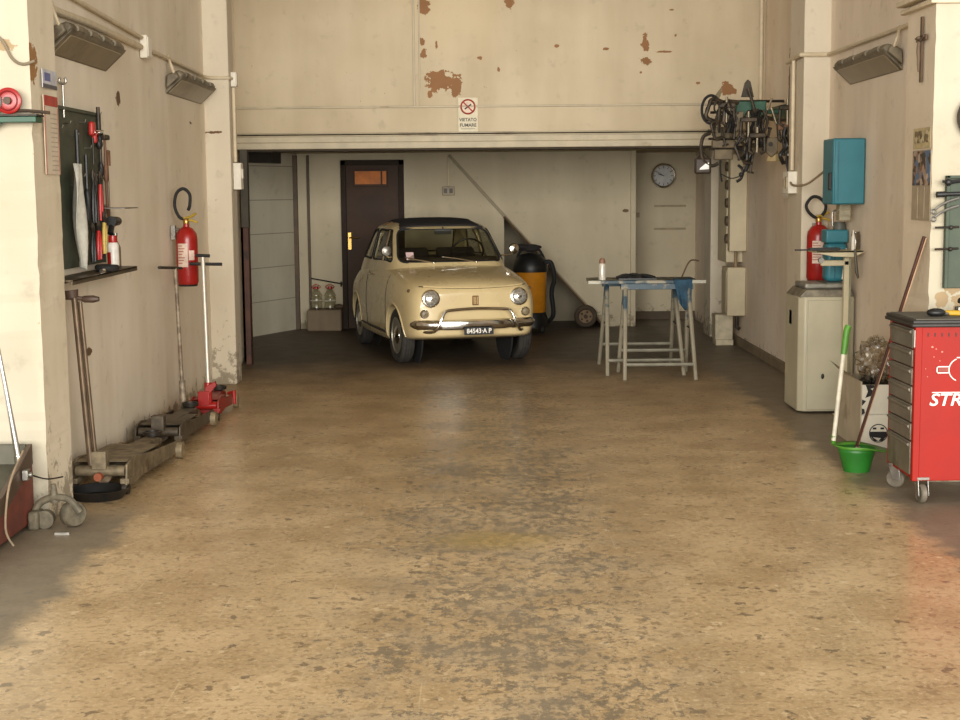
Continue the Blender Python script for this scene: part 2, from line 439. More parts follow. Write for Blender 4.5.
struct('wall_back_room_front', MB().box(-3.05, -2.25, 13.75, 13.9, 0, 2.06), wback, smooth=False)
struct('wall_column_right', MB().box(2.51, 2.67, 15.75, 16.2, 0, 2.06), wpill, smooth=False)

# lintel trims: shutter housing
tr = MB().box(-2.25, 2.67, 13.64, 13.7, 2.06, 2.115).box(-2.25, 2.67, 13.62, 13.7, 2.0, 2.06)
struct('trim_1', tr, trim_m, bevel=.006)
struct('trim_2', MB().box(-2.25, 2.67, 13.66, 13.7, 2.113, 2.128).box(-2.25, 2.67, 13.668, 13.7, 2.137, 2.15), grey_trim, bevel=.003)
struct('trim_3', MB().box(-2.25, 2.67, 13.682, 13.7, 2.375, 2.395), trim_m, bevel=.004)
struct('trim_4', MB().box(-.60, -.58, 13.685, 13.7, 2.395, CEIL).box(-.545, -.53, 13.69, 13.7, 2.395, CEIL), trim_m, bevel=.003)
struct('trim_5', MB().box(-2.2, 2.6, 13.7, 14.0, 1.985, 2.0), mat('shutter_slot', (70, 60, 46), .8), bevel=.003)
# shutter guides
gd = mat('rusty_guide', (84, 54, 42), .6, .2, .2, 8, dirt=(48, 38, 32))
struct('trim_6', MB().box(-2.19, -2.14, 13.5, 13.62, 0, 1.28), gd, bevel=.004)
struct('trim_7', MB().box(-2.21, -2.14, 13.54, 13.64, 1.28, 2.0), mat('guide_dark_grey', (70, 64, 52), .6, .2, .15, 8), bevel=.004)
struct('baseboard_right', MB().box(2.645, 2.67, 11.65, 15.7, 0, .09), mat('skirting_grey', (128, 112, 88), .7, 0, .15, 6), bevel=.004)
struct('foot_shadow_right_back', MB().box(1.85, 2.67, 17.935, 17.95, 0, .1), mat('foot_shadow_brown', (86, 70, 52), .7, 0, .15, 6))  # dark strip put in for the shadow along the foot of this wall
struct('trim_8', MB().box(-2.16, -2.11, 16.98, 17.05, 0, 2.03).box(-2.0, -1.972, 17.01, 17.05, 0, 2.03), mat('brown_post', (84, 66, 46), .6, 0, .2, 6), bevel=.003)
struct('trim_9', MB().box(-2.9, -2.25, 15.9, 16.7, 1.93, 2.05), mat('shadow_box', (48, 42, 34), .8))  # dark box built in for the shade under the rear ceiling
struct('trim_10', MB().box(1.775, 1.835, 17.0, 17.05, 0, 2.06), wback, bevel=.006)
# stair string: the sloping edge of the closed staircase
ss = MB()
d = Vector((1.48 + .33, 0, -2.02)).normalized(); nrm = Vector((-d.z, 0, d.x))
A = Vector((-.33, 17.02, 2.03)); B = Vector((1.50, 17.02, 0.01))
ss.add([A + nrm * .0, B + nrm * .0, B - nrm * .035, A - nrm * .035] + [v + Vector((0, .03, 0)) for v in (A, B, B - nrm * .035, A - nrm * .035)],
       [(0, 1, 2, 3), (7, 6, 5, 4), (0, 4, 5, 1), (1, 5, 6, 2), (2, 6, 7, 3), (3, 7, 4, 0)])
struct('trim_11', ss, mat('stair_string', (142, 128, 100), .6, 0, .1), bevel=.003)
st2 = MB(); A2 = Vector((.295, 17.0, 1.30)); B2 = Vector((1.47, 17.0, 0.0))
st2.tube([A2, B2], .014, 6)
struct('trim_12', st2, mat('stair_edge_dark', (92, 72, 50), .6))
# cornice along right near pillar
struct('trim_13', MB().box(2.385, 2.42, 7.77, 8.34, 2.56, 2.585).box(2.395, 3.4, 7.775, 7.8, 2.56, 2.585).box(2.36, 2.42, 7.74, 8.34, 2.6, 2.63).box(2.36, 3.4, 7.74, 7.8, 2.6, 2.63), conduit_m, bevel=.006)
struct('trim_14', MB().box(1.9, 1.98, 17.93, 17.95, 1.26, 1.32).box(2.16, 2.55, 17.93, 17.95, 1.385, 1.41).box(2.16, 2.55, 17.93, 17.95, 1.105, 1.13), mat('wall_batten', (150, 134, 104), .6))
struct('trim_15', MB().box(-2.0, -1.6, 16.72, 17.05, 0, .25), plaster('rough_plinth', (150, 132, 104), (112, 96, 76), 'xz', (), (90, 72, 54), speck=.3), bevel=.02)

# the dark brown door at the back with an orange glass light
dbrown = mat('door_dark_brown', (66, 47, 33), .45, 0, .18, 3)
dr = struct('door_1', MB().box(-1.55, -.93, 17.06, 17.1, 0.0, 1.93), dbrown, bevel=.003)
def part(mb, name, m, parent, **kw): return mb.build(name, m, parent, **kw)
part(MB().box(-1.605, -1.545, 17.0, 17.1, 0, 1.97).box(-.93, -.87, 17.0, 17.1, 0, 1.97).box(-1.605, -.87, 17.0, 17.1, 1.91, 1.97), 'door_frame', mat('door_frame_dark', (50, 38, 28), .85), dr, bevel=.005)
part(MB().box(-1.46, -1.06, 17.035, 17.06, 1.66, 1.86), 'glass_surround', dbrown, dr, bevel=.003)
part(MB().box(-1.44, -1.14, 17.03, 17.04, 1.69, 1.84).box(-1.12, -1.075, 17.03, 17.04, 1.69, 1.84), 'glass_panel', mat('amber_glass', (196, 112, 40), .6, 0, .15, 9), dr)
dbrown.node_tree.nodes['Principled BSDF'].inputs['Specular IOR Level'].default_value = 0.12
hp = part(MB().box(-1.535, -1.495, 17.045, 17.06, .93, 1.13), 'handle_plate', mat('brass', (190, 150, 82), .3, .9, .1), dr, bevel=.002)
part(MB().tube([(-1.515, 17.045, 1.07), (-1.515, 17.0, 1.07), (-1.40, 17.0, 1.07)], .009), 'door_handle', mat('brass', (0, 0, 0)), dr)

# ------------------------------------------------------------------ the little cream car
def evaluated(o):
    bpy.context.view_layer.update()
    dg = bpy.context.evaluated_depsgraph_get()
    return bpy.data.meshes.new_from_object(o.evaluated_get(dg))
def bake(o):
    me = evaluated(o); o.modifiers.clear(); old = o.data; o.data = me
    return o
def boolean(o, cutter_mb, op='DIFFERENCE'):
    c = cutter_mb.build('cutter', black_plastic, o.parent, smooth=False)
    md = o.modifiers.new('b', 'BOOLEAN'); md.object = c; md.operation = op; md.solver = 'EXACT'
    bake(o); bpy.data.objects.remove(c)
def bvh_of(o):
    bpy.context.view_layer.update()
    return BVHTree.FromPolygons([v.co.copy() for v in o.data.vertices], [tuple(p.vertices) for p in o.data.polygons])
def hit(bvh, o, d, off=0.0):
    d = Vector(d).normalized()
    r = bvh.ray_cast(Vector(o), d)
    if r[0] is None: return None
    return r[0] - d * off

def make_car():
    root = thing('car', 'small cream vintage two-door car with black folding roof parked facing out at the back', 'car', (-0.185, 13.70, 0), math.radians(15.4))
    paint = mat('cream_car_paint', (208, 187, 140), .28, 0, .03, 3, coat=.5)
    # lower body: lofted sections   y, zt, ws, zs, wm, zm, wl, zl, zb
    ST = [(-.556, .685, .38, .665, .455, .50, .44, .36, .31),
          (-.538, .735, .46, .70, .535, .50, .52, .32, .28),
          (-.462, .785, .515, .742, .585, .52, .575, .30, .26),
          (-.30, .828, .55, .775, .63, .54, .62, .28, .24),
          (0, .872, .575, .805, .655, .56, .65, .25, .21),
          (.22, .905, .585, .83, .66, .56, .655, .22, .18),
          (.5, .915, .60, .86, .66, .56, .655, .20, .17),
          (1.1, .91, .59, .875, .665, .56, .655, .20, .17),
          (1.6, .905, .58, .87, .665, .56, .655, .20, .17),
          (2.0, .88, .55, .82, .66, .55, .65, .22, .20),
          (2.25, .78, .50, .73, .62, .50, .61, .26, .24),
          (2.39, .62, .44, .58, .54, .44, .53, .30, .28),
          (2.42, .52, .36, .50, .44, .42, .43, .34, .32)]
    mb = MB(); vs = []
    for (y, zt, ws, zs, wm, zm, wl, zl, zb) in ST:
        half = [(0, zt), (ws * .5, zt - .006), (ws * .86, zt - .022), (ws * 1.02, zs), (wm * .985, (zs + zm) / 2 + .01), (wm, zm), (wl, zl), (wl - .05, zb), (.3, zb), (0, zb)]
        ring = half + [(-x, z) for x, z in reversed(half[1:-1])]
        vs += [(x, y, z) for x, z in ring]
    n = 18; fs = []
    for i in range(len(ST) - 1):
        for k in range(n): fs.append((i * n + k, i * n + (k + 1) % n, (i + 1) * n + (k + 1) % n, (i + 1) * n + k))
    def capgrid(o):
        f = []
        for k in range(9):
            a, b = k, k + 1; c, d_ = (n - k - 1) % n, (n - k) % n
            if k == 0: f.append((o + 0, o + 1, o + n - 1))
            elif k == 8: f.append((o + 8, o + 9, o + 10))
            else: f.append((o + a, o + b, o + c, o + d_))
        return f
    fs += capgrid(0) + capgrid((len(ST) - 1) * n)
    mb.add(vs, fs)
    body = mb.build('body', paint, root, sub=3, ang=60); bake(body)
    # wheel arches
    for (wy) in (0, 1.84):
        for s in (-1, 1):
            boolean(body, MB().cyl((s * .42, wy, .27), (s * .9, wy, .27), .285, n=40))
    body.data.shade_smooth(); body.data.set_sharp_from_angle(angle=math.radians(42))
    bb = bvh_of(body)
    liner = mat('wheel_well_dark', (26, 24, 22), .9)
    for wy in (0, 1.84):
        for s in (-1, 1): part(MB().cyl((s * .425, wy, .27), (s * .44, wy, .27), .283, n=30), 'wheel_well', liner, root)
    part(MB().box(-.5, .5, -.05, 2.1, .22, .28), 'underbody', liner, root, bevel=.01)
    # arch lips and gently swollen front wings
    for wy, a0, a1 in ((0, -.12, PI + .12), (1.84, -.05, PI + .05)):
        for s in (-1, 1):
            pts = []
            for k in range(25):
                a = a0 + (a1 - a0) * k / 24
                y, z = wy + .292 * math.cos(a), .27 + .292 * math.sin(a)
                h = hit(bb, (s * 1.2, y, z), (-s, 0, 0), -.004)
                if h: pts.append(h)
            part(MB().tube(pts, .012, 8), 'wheel_arch_lip', paint, root)
    # greenhouse
    RG = [(.80, .10, 2.20, .615), (.88, .17, 2.12, .60), (.94, .24, 2.05, .585), (1.02, .34, 1.96, .565), (1.12, .47, 1.84, .54), (1.20, .58, 1.72, .515),
          (1.25, .68, 1.63, .49), (1.283, .78, 1.54, .445), (1.308, .92, 1.42, .36), (1.326, 1.08, 1.27, .20)]
    def ringpts(yf, yr, hw, off, N=72, e=4.6):
        yc = (yf + yr) / 2; L = (yr - yf) / 2 - off; hw -= off; o = []
        for k in range(N):
            a = 2 * PI * k / N; c, s = math.cos(a), math.sin(a)
            o.append((hw * math.copysign(abs(c) ** (2 / e), c), yc + L * math.copysign(abs(s) ** (2 / e), s)))
        return o
    def dome(off, zoff, z0=None):
        m = MB(); N = 72; v = []; f = []
        for i, (z, yf, yr, hw) in enumerate(RG):
            e = 4.6 if i < 7 else (4.0, 3.2, 2.6)[i - 7]
            zz = z0 if (i == 0 and z0 is not None) else z - (zoff if i > 4 else 0)
            v += [(x, y, zz) for x, y in ringpts(yf, yr, hw, off, N, e)]
        for i in range(len(RG) - 1):
            for k in range(N): f.append((i * N + k, i * N + (k + 1) % N, (i + 1) * N + (k + 1) % N, (i + 1) * N + k))
        f += [tuple(reversed(range(N))), tuple(range((len(RG) - 1) * N, len(RG) * N))]
        return m.add(v, f)
    gh = dome(0, 0).build('cabin', paint, root, ang=60)
    gb = bvh_of(gh)
    def rounded(poly, r, n=6):
        out = []; P = [Vector(p) for p in poly]; N = len(P)
        for i in range(N):
            a, b, c = P[i - 1], P[i], P[(i + 1) % N]
            u = (a - b).normalized(); w_ = (c - b).normalized()
            p0, p2 = b + u * r, b + w_ * r
            for k in range(n + 1):
                t = k / n
                out.append(p0 * (1 - t) ** 2 + b * 2 * t * (1 - t) + p2 * t * t)
        return out
    screen = rounded([(-.515, .925), (.515, .925), (.445, 1.235), (-.445, 1.235)], .075)
    rear = rounded([(-.44, .965), (.44, .965), (.38, 1.225), (-.38, 1.225)], .06)
    door = rounded([(.46, .93), (1.20, .93), (1.20, 1.225), (.76, 1.225)], .04)
    quarter = rounded([(1.27, .93), (1.78, .93), (1.56, 1.215), (1.27, 1.225)], .05)
    boolean(gh, dome(.03, .03, .70))
    boolean(gh, MB().prism([tuple(p) for p in screen], 'y', -.5, .78))
    boolean(gh, MB().prism([tuple(p) for p in rear], 'y', 1.5, 2.6))
    for s in (-1, 1):
        for w_ in (door, quarter):
            boolean(gh, MB().prism([tuple(p) for p in w_], 'x', *sorted((s * .35, s * .9))))
    gh.data.shade_smooth(); gh.data.set_sharp_from_angle(angle=math.radians(35))
    glass = thin_glass('car_glass', (225, 226, 214), .07, .03)
    def on(shape, origin_fn, d, off):
        return [hit(gb, origin_fn(p), d, off) for p in shape]
    def pane(name, shape, origin_fn, d, label=None):
        c = sum(shape, Vector((0, 0))) / len(shape); vs = []; fs = []; N = len(shape); R_ = 6
        for r in range(R_):
            k = 1.0 - r / R_
            vs += [hit(gb, origin_fn(c + (p - c) * k), d, -.012) for p in shape]
        vs.append(hit(gb, origin_fn(c), d, -.012))
        for r in range(R_ - 1):
            for k in range(N): fs.append((r * N + k, r * N + (k + 1) % N, (r + 1) * N + (k + 1) % N, (r + 1) * N + k))
        for k in range(N): fs.append(((R_ - 1) * N + k, (R_ - 1) * N + (k + 1) % N, R_ * N))
        m = MB().add(vs, fs); o = m.build(name, glass, root)
        part(MB().tube([hit(gb, origin_fn(p), d, .0) for p in shape], .010, 8, True), 'window_rubber', rubber, o)
        return o
    ff = lambda p: (p[0], -2, p[1]); fr = lambda p: (p[0], 4, p[1])
    ws_ = pane('windscreen', screen, ff, (0, 1, 0))
    pane('rear_window', rear, fr, (0, -1, 0))
    for s in (-1, 1):
        fsd = lambda p, s=s: (s * 2, p[0], p[1])
        pane('door_window', door, fsd, (-s, 0, 0)); pane('quarter_window', quarter, fsd, (-s, 0, 0))
        a = hit(gb, (s * 2, .72, .935), (-s, 0, 0), .004); b = hit(gb, (s * 2, .80, 1.22), (-s, 0, 0), .004)
        part(MB().tube([a, b], .010, 8), 'quarterlight_bar', chrome, root)
        pts = [hit(gb, (s * 2, .9 + .36 * i / 8, 1.235), (-s, 0, 0), .004) for i in range(9)]
        # door outline
        dl = []
        for (y, z) in [(.30, .86), (.30, .40), (.34, .26), (1.22, .26), (1.24, .5), (1.24, .86)]: dl.append((y, z))
        line = []
        for i in range(len(dl) - 1):
            for k in range(8):
                y = dl[i][0] + (dl[i + 1][0] - dl[i][0]) * k / 8; z = dl[i][1] + (dl[i + 1][1] - dl[i][1]) * k / 8
                h = hit(bb, (s * 2, y, z), (-s, 0, 0), 0)
                if h: line.append(h)
        part(MB().tube(line, .004, 5), 'door_gap', liner, root)
        h = hit(bb, (s * 2, 1.1, .79), (-s, 0, 0), .02)
        part(MB().tube([h + Vector((-s * .02, -.07, 0)), h + Vector((0, -.06, 0)), h + Vector((0, .05, 0)), h + Vector((-s * .02, .06, 0))], .009), 'door_handle', chrome, root)
        line = [hit(bb, (s * 2, .32 + 1.2 * i / 20, .275), (-s, 0, 0), .004) for i in range(21)]
        part(MB().tube([l for l in line if l], .010, 6), 'sill_strip', mat('sill_rubber', (60, 56, 50), .6), root)
    # windscreen sticker
    h = hit(gb, (-.40, -2, .985), (0, 1, 0), -.008)
    slope = math.atan2(.10, .13) 
    part(MB().cbox((h.x, h.y + .004, h.z), (.075, .002, .085), Matrix.Rotation(-slope * .9, 4, 'X')), 'sticker', mat('sticker_pink', (206, 178, 176), .6), root)
    # folding roof
    N = 18; v = []; f = []
    for i in range(N + 1):
        y = .70 + .86 * i / N
        for k in range(N + 1):
            x = -.41 + .82 * k / N
            h = hit(gb, (x, y, 3), (0, 0, -1), 0)
            e = min(i, N - i, k, N - k)
            v.append((x, y, h.z + (.012 if e > 0 else -.004) + .004 * math.sin(i * 1.05)))
    for i in range(N):
        for k in range(N): f.append((i * (N + 1) + k, i * (N + 1) + k + 1, (i + 1) * (N + 1) + k + 1, (i + 1) * (N + 1) + k))
    roofm = mat('black_canvas', (36, 32, 30), .8, 0, .15, 30)
    part(MB().add(v, f), 'folding_roof', roofm, root)
    pts = [hit(gb, (-.42 + .84 * i / 16, .715, 3), (0, 0, -1), .0) for i in range(17)]
    part(MB().tube(pts, .016, 8), 'roof_front_bar', roofm, root)
    # lid line of the bonnet, running round the nose and back along the wings
    line = [hit(bb, (-.50 + i * 1.0 / 30, -2, .722 + .02 * abs(i / 15 - 1) ** 2), (0, 1, 0), 0) for i in range(31)]
    line = [l for l in line if l]
    back = [hit(bb, (-.50 - .02 * i / 6, -.46 + .66 * i / 6, 2), (0, 0, -1), 0) for i in range(7)]
    back2 = [hit(bb, (.50 + .02 * i / 6, -.46 + .66 * i / 6, 2), (0, 0, -1), 0) for i in range(7)]
    part(MB().tube(line, .006, 6), 'bonnet_gap', liner, root)
    part(MB().tube([b + Vector((0, -.004, .007)) for b in line[1:-1]], .008, 6), 'bonnet_lip', paint, root)
    # headlights
    lens = mat('headlight_glass', (196, 192, 180), .08, .6, .3, 60)
    for s in (-1, 1):
        h = hit(bb, (s * .415, -2, .635), (0, 1, 0), 0)
        M = Matrix.Translation(h + Vector((0, .035, 0))) @ Matrix.Rotation(PI / 2 - .08, 4, 'X')
        shell = part(MB().lathe([(.083, -.02), (.085, .03), (.081, .05), (.070, .056)], M, 32, True), 'headlight', chrome, root)
        part(MB().lathe([(.071, .050), (.064, .060), (.046, .069), (.025, .074), (.002, .075)], M, 32, False), 'headlight_lens', lens, shell)
        part(MB().lathe([(.018, .074), (.016, .078), (.002, .079)], M, 16, False), 'headlight_bulb_cap', chrome, shell)
        h = hit(bb, (s * .475, -2, .50), (0, 1, 0), 0)
        M = Matrix.Translation(h) @ Matrix.Rotation(PI / 2, 4, 'X')
        tl = part(MB().lathe([(.040, -.02), (.042, .012), (.036, .02)], M, 20), 'turn_signal', chrome, root)
        part(MB().lathe([(.035, .018), (.028, .030), (.003, .034)], M, 20, False), 'turn_signal_lens', mat('lens_smoky', (120, 106, 78), .4), tl)
        h = hit(bb, (s * 2, -.36, .70), (-s, 0, 0), 0)
        part(MB().sphere(h, .016, (1, 1.5, 1)), 'side_marker', mat('marker_dark', (96, 70, 44), .4), root)
    # badge
    h = hit(bb, (0, -2, .612), (0, 1, 0), .004)
    bd = part(MB().cbox(h, (.058, .014, .088)), 'badge', mat('badge_brown', (120, 84, 48), .4, .3), root, bevel=.006)
    g = MB()
    for i in (-1, 0, 1): g.cbox(h + Vector((i * .015, -.009, 0)), (.005, .004, .068))
    part(g, 'badge_bars', mat('badge_gold', (206, 184, 128), .3, .6), bd)
    # bumper with tubular loop
    def by(x): return -.632 + .17 * (abs(x) / .62) ** 3
    prof = [(-.045, .004), (-.036, -.016), (0, -.026), (.036, -.016), (.045, .004), (.036, .010), (-.036, .010)]
    vs, fs = [], []; NB = 40
    for i in range(NB + 1):
        x = -.59 + 1.18 * i / NB; e = min(1, (min(i, NB - i) + .7) / 2.2)
        for z, y in prof: vs.append((x, by(x) + y * e + .02 * (1 - e), .40 + z * e))
    k = len(prof)
    for i in range(NB):
        for j in range(k): fs.append((i * k + j, i * k + (j + 1) % k, (i + 1) * k + (j + 1) % k, (i + 1) * k + j))
    fs += [tuple(range(k)), tuple(reversed(range(NB * k, NB * k + k)))]
    bp = part(MB().add(vs, fs), 'bumper', chrome, root, ang=50)
    path = smooth_path([(-.48, by(.48) + .02, .335), (-.40, by(.4) - .03, .345), (-.355, by(.35) - .045, .42), (-.31, by(.3) - .03, .515), (-.24, by(.2) - .015, .535),
                        (0, by(0) - .012, .545), (.24, by(.2) - .015, .535), (.31, by(.3) - .03, .515), (.355, by(.35) - .045, .42), (.40, by(.4) - .03, .345), (.44, by(.45) + .0, .335)], 6)
    part(MB().tube(path, .013, 10), 'overrider_loop', chrome, bp)
    # number plate
    pl = part(MB().cbox((0.0, -.672, .345), (.275, .008, .07)), 'number_plate', mat('plate_black', (24, 24, 24), .5), root, bevel=.003)
    text_mesh('plate_number', '84543\u00b7A P', .060, Matrix.Translation((0.0, -.6775, .343)) @ FACE_CAM, white_ink, pl, .0008, bold=.0012, sx=.92)
    # mirrors
    for s, hd in ((-1, .985), (1, 1.0)):
        h = hit(gb, (s * 2, .50, .97), (-s, 0, 0), 0)
        tip = h + Vector((s * (.07 if s < 0 else .13), -.05, .02))
        arm = part(MB().tube([h, h + (tip - h) * .6 + Vector((0, 0, -.01)), tip], .008), 'mirror_arm', chrome, root)
        part(MB().lathe([(.02, -.03), (.045, -.02), (.052, 0), (.048, .012)], Matrix.Translation(tip + Vector((0, 0, .045))) @ Matrix.Rotation(-PI / 2, 4, 'X'), 20), 'wing_mirror', chrome if s > 0 else steel, arm)
    # wipers
    for x0 in (-.20, .22):
        a = hit(gb, (x0, -2, .925), (0, 1, 0), .02); b = hit(gb, (x0 - .22, -2, .965), (0, 1, 0), .022); c = hit(gb, (x0 - .40 + .02, -2, .985), (0, 1, 0), .016) if x0 > 0 else hit(gb, (-.47, -2, .98), (0, 1, 0), .016)
        w_ = part(MB().tube([a, b], .006).sphere(a, .014), 'wiper', chrome, root)
        part(MB().tube([b + (a - b) * .35, c + (b - c) * .35], .005), 'wiper_blade', chrome, w_)
    # interior seen through the glass
    seatm = mat('seat_dark', (40, 34, 30), .7)
    part(MB().box(-.5, .5, .50, 2.0, .88, .925), 'cabin_floor_liner', liner, root, bevel=.01)
    part(MB().prism([(.30, .90), (.52, .90), (.52, .965), (.40, .97)], 'x', -.48, .48), 'dashboard', mat('dashboard_dark', (58, 50, 40), .6), root, bevel=.012)
    M = Matrix.Translation((.25, .66, .99)) @ Matrix.Rotation(math.radians(-62), 4, 'X')
    sw = part(MB().torus(.165, .010, M), 'steering_wheel', black_plastic, root)
    part(MB().tube([M @ Vector((-.16, 0, 0)), M @ Vector((0, -.02, -.01)), M @ Vector((.16, 0, 0))], .008).tube([M @ Vector((0, -.02, -.01)), M @ Vector((0, 0, -.18))], .012), 'steering_spokes', black_plastic, sw)
    for x in (-.24, .24):
        part(MB().prism([(.98, .90), (1.10, .90), (1.16, 1.03), (1.10, 1.04)], 'x', x - .2, x + .2), 'front_seat', seatm, root, bevel=.03, seg=3)
    h = hit(gb, (0, -2, 1.205), (0, 1, 0), -.05)
    part(MB().cbox(h, (.17, .012, .05)).tube([h, h + Vector((0, 0, .05))], .006), 'rear_view_mirror', black_plastic, root, bevel=.004)
    # front suspension glimpse + exhaust
    part(MB().tube([(-.5, -.1, .24), (.5, -.1, .24)], .02), 'axle', dark_iron, root)
    # wheels
    tyre = mat('tyre_dusty', (52, 48, 42), .85, 0, .2, 30)
    rimm = mat('wheel_rim_silver', (150, 144, 130), .4, .6, .08)
    first = None
    for wy in (0, 1.84):
        for s in (-1, 1):
            yaw = .05 if wy == 0 else 0
            if first is None:
                W = thing('wheel', None, None); del_keys = 0
                tp = [(.165, -.05), (.20, -.058), (.235, -.061), (.252, -.05), (.259, -.034), (.261, 0), (.259, .034), (.252, .05), (.235, .061), (.20, .058), (.165, .05)]
                part(MB().lathe(tp, None, 48, False), 'tyre', tyre, W)
                gv = MB()
                for z in (-.025, 0, .025): gv.torus(.2605, .003, Matrix.Translation((0, 0, z)), 40, 5)
                part(gv, 'tread_groove', rubber, W)
                part(MB().lathe([(.168, .05), (.172, .058), (.160, .060), (.150, .030), (.11, .022), (.085, .040), (.08, .036), (.01, .036)], None, 36, True), 'rim', rimm, W)
                part(MB().lathe([(.088, .038), (.084, .052), (.05, .066), (.003, .070)], None, 28, False), 'hubcap', chrome, W)
                part(MB().lathe([(.168, -.05), (.12, -.03), (.01, -.03)], None, 30), 'brake_drum', dark_iron, W)
                first = W
            else:
                W = first.copy(); scene.collection.objects.link(W)
                for ch in first.children:
                    c = ch.copy(); scene.collection.objects.link(c); c.parent = W
            W.parent = root
            W.location = (s * .565, wy, .262)
            W.rotation_euler = (0, s * PI / 2, yaw)
    return root
car = make_car()

# ------------------------------------------------------------------ luminaires on the side walls
lamp_body = mat('luminaire_grey', (128, 118, 98), .55, .2, .15, 12, dirt=(84, 72, 54), dirt_amt=.4)
lamp_glass = mat('luminaire_dusty_glass', (132, 116, 90), .35, 0, .1, 5, dirt=(104, 90, 68), dirt_amt=.3)
def luminaire(label, x, y0, y1, s, z=2.25):
    """s = +1 on the left wall (faces +X), -1 on the right wall"""
    t = thing('wall_floodlight', label, 'light', (x, (y0 + y1) / 2, z), group=None)
    h = (y1 - y0) / 2
    X = lambda a: s * a
    body = [(X(.0), .005), (X(.112), .112), (X(.128), .135), (X(.10), .165), (X(.02), .14), (X(0), .08)]
    m = MB().prism(body, 'y', -h, h)
    part(m, 'housing', lamp_body, t, bevel=.012)
    r_ = MB()
    rim = [(X(.0), -.004), (X(.118), .106), (X(.13), .122), (X(.0), .012)]
    part(MB().prism(rim, 'y', -h - .015, h + .015), 'rim', lamp_body, t, bevel=.006)
    gl = [(X(.012), .0), (X(.108), .092), (X(.108), .098), (X(.012), .008)]
    part(MB().prism(gl, 'y', -h + .04, h - .04), 'glass_cover', lamp_glass, t)
    for k in range(4):                                   # clips along the room edge make the scalloped outline
        y = -h + .18 + k * (2 * h - .36) / 3
        part(MB().cyl((X(.115), y - .07, .138), (X(.115), y + .07, .138), .020, n=10), 'clip', lamp_body, t)
    for sy in (-1, 1):
        part(MB().prism([(X(.01), .03), (X(.105), .11), (X(.085), .15), (X(.015), .125)], 'y', sy * h, sy * (h + .045)), 'end_cap', lamp_body, t, bevel=.01)
    part(MB().tube(smooth_path([(X(.07), -h - .03, .13), (X(.05), -h - .05, .20), (X(.01), -h + .05, .27)], 4), .010, 6), 'flex', conduit_m, t)
    return t
luminaire('dusty grey floodlight on the left wall nearest the white pillar', -2.248, 7.75, 8.90, 1, 2.34)
luminaire('smaller dusty grey floodlight on the left wall beside the far pillar', -2.248, 10.62, 11.93, 1, 2.322)
luminaire('grey floodlight high on the right wall, facing down over the shelf', 2.668, 9.25, 10.52, -1, 2.335)

# ------------------------------------------------------------------ conduits
def conduit(label, pts, r=.012, name='conduit_pipe', m=None, clips=()):
    o = MB().tube(pts, r, 10).build(name, m or conduit_m, None)
    return tag(o, label, 'pipe')
conduit('upper pipe of the pair running along the left wall above the floodlights', [(-2.225, 7.41, 2.70), (-2.225, 9.72, 2.63), (-2.225, 9.80, 2.63)], .013)
conduit('lower pipe of the pair running along the left wall above the floodlights', [(-2.225, 7.41, 2.56), (-2.225, 8.5, 2.575), (-2.225, 9.76, 2.565)], .020)
def jbox(label, c, size, m=white_plastic, name='junction_box'):
    t = thing(name, label, 'electrical box', c)
    part(MB().cbox((0, 0, 0), size), 'box', m, t, bevel=.005)
    ax_ = min(range(3), key=lambda i: size[i]); 
    return t
jb = jbox('small white junction box between the two floodlights on the left wall', (-2.22, 9.88, 2.575), (.05, .13, .15))
part(MB().cbox((.028, 0, 0), (.008, .11, .13)), 'cover', white_plastic, jb, bevel=.003)
conduit('thin pipe from the wall junction box to the far left pillar', smooth_path([(-2.225, 9.96, 2.57), (-2.225, 11.6, 2.555), (-2.225, 11.98, 2.545), (-2.16, 12.08, 2.54), (-2.045, 12.085, 2.54), (-2.03, 12.16, 2.54)], 3), .013)
jb = jbox('white corner junction box on the far left pillar by the lintel', (-2.02, 12.22, 2.535), (.045, .09, .12))
part(MB().cbox((.025, 0, 0), (.006, .08, .10)), 'cover', white_plastic, jb, bevel=.003)
conduit('vertical white pipe down the side of the far left pillar', [(-2.028, 12.22, 2.47), (-2.028, 12.22, 1.86)], .015)
jb = jbox('greyish white switch box low on the far left pillar', (-2.01, 12.24, 1.74), (.065, .12, .22))
part(MB().cbox((.036, 0, .02), (.012, .06, .08)), 'switch', white_plastic, jb, bevel=.003)
conduit('thin pipe running along the right wall above the floodlight', [(2.645, 8.35, 2.585), (2.645, 11.13, 2.60)], .013)
conduit('white pipe across the far right pillar', smooth_path([(2.66, 11.12, 2.60), (2.6, 11.125, 2.60), (2.455, 11.125, 2.60), (2.445, 11.2, 2.60), (2.445, 11.64, 2.585)], 3), .016)
conduit('vertical white pipe down the side of the far right pillar', [(2.445, 11.40, 2.58), (2.445, 11.40, 1.74)], .015)
jb = jbox('white switch box on the side of the far right pillar', (2.435, 11.42, 1.645), (.07, .2, .17))
part(MB().cbox((-.038, -.04, 0), (.01, .06, .09)).cbox((-.038, .045, 0), (.01, .05, .06)), 'switches', mat('socket_grey', (170, 156, 128), .5), jb, bevel=.002)
tag(MB().tube(smooth_path([(2.42, 11.33, 1.645), (2.40, 11.1, 1.62), (2.43, 10.8, 1.63), (2.46, 10.5, 1.70), (2.47, 10.34, 1.73)], 5), .009, 8).build('power_cable', mat('cable_grey', (160, 140, 112), .6), None), 'grey cable looping from the pillar switch box to the blue-green cabinet', 'cable')
jb = jbox('small white box on the right wall under the hanging clamps', (2.64, 12.3, 1.60), (.06, .42, .17))
part(MB().cbox((-.034, 0, 0), (.008, .38, .14)), 'cover', white_plastic, jb, bevel=.003)
conduit('short vertical pipe on the back wall above the little switch', [(-.35, 17.035, 2.03), (-.35, 17.035, 1.66)], .010)
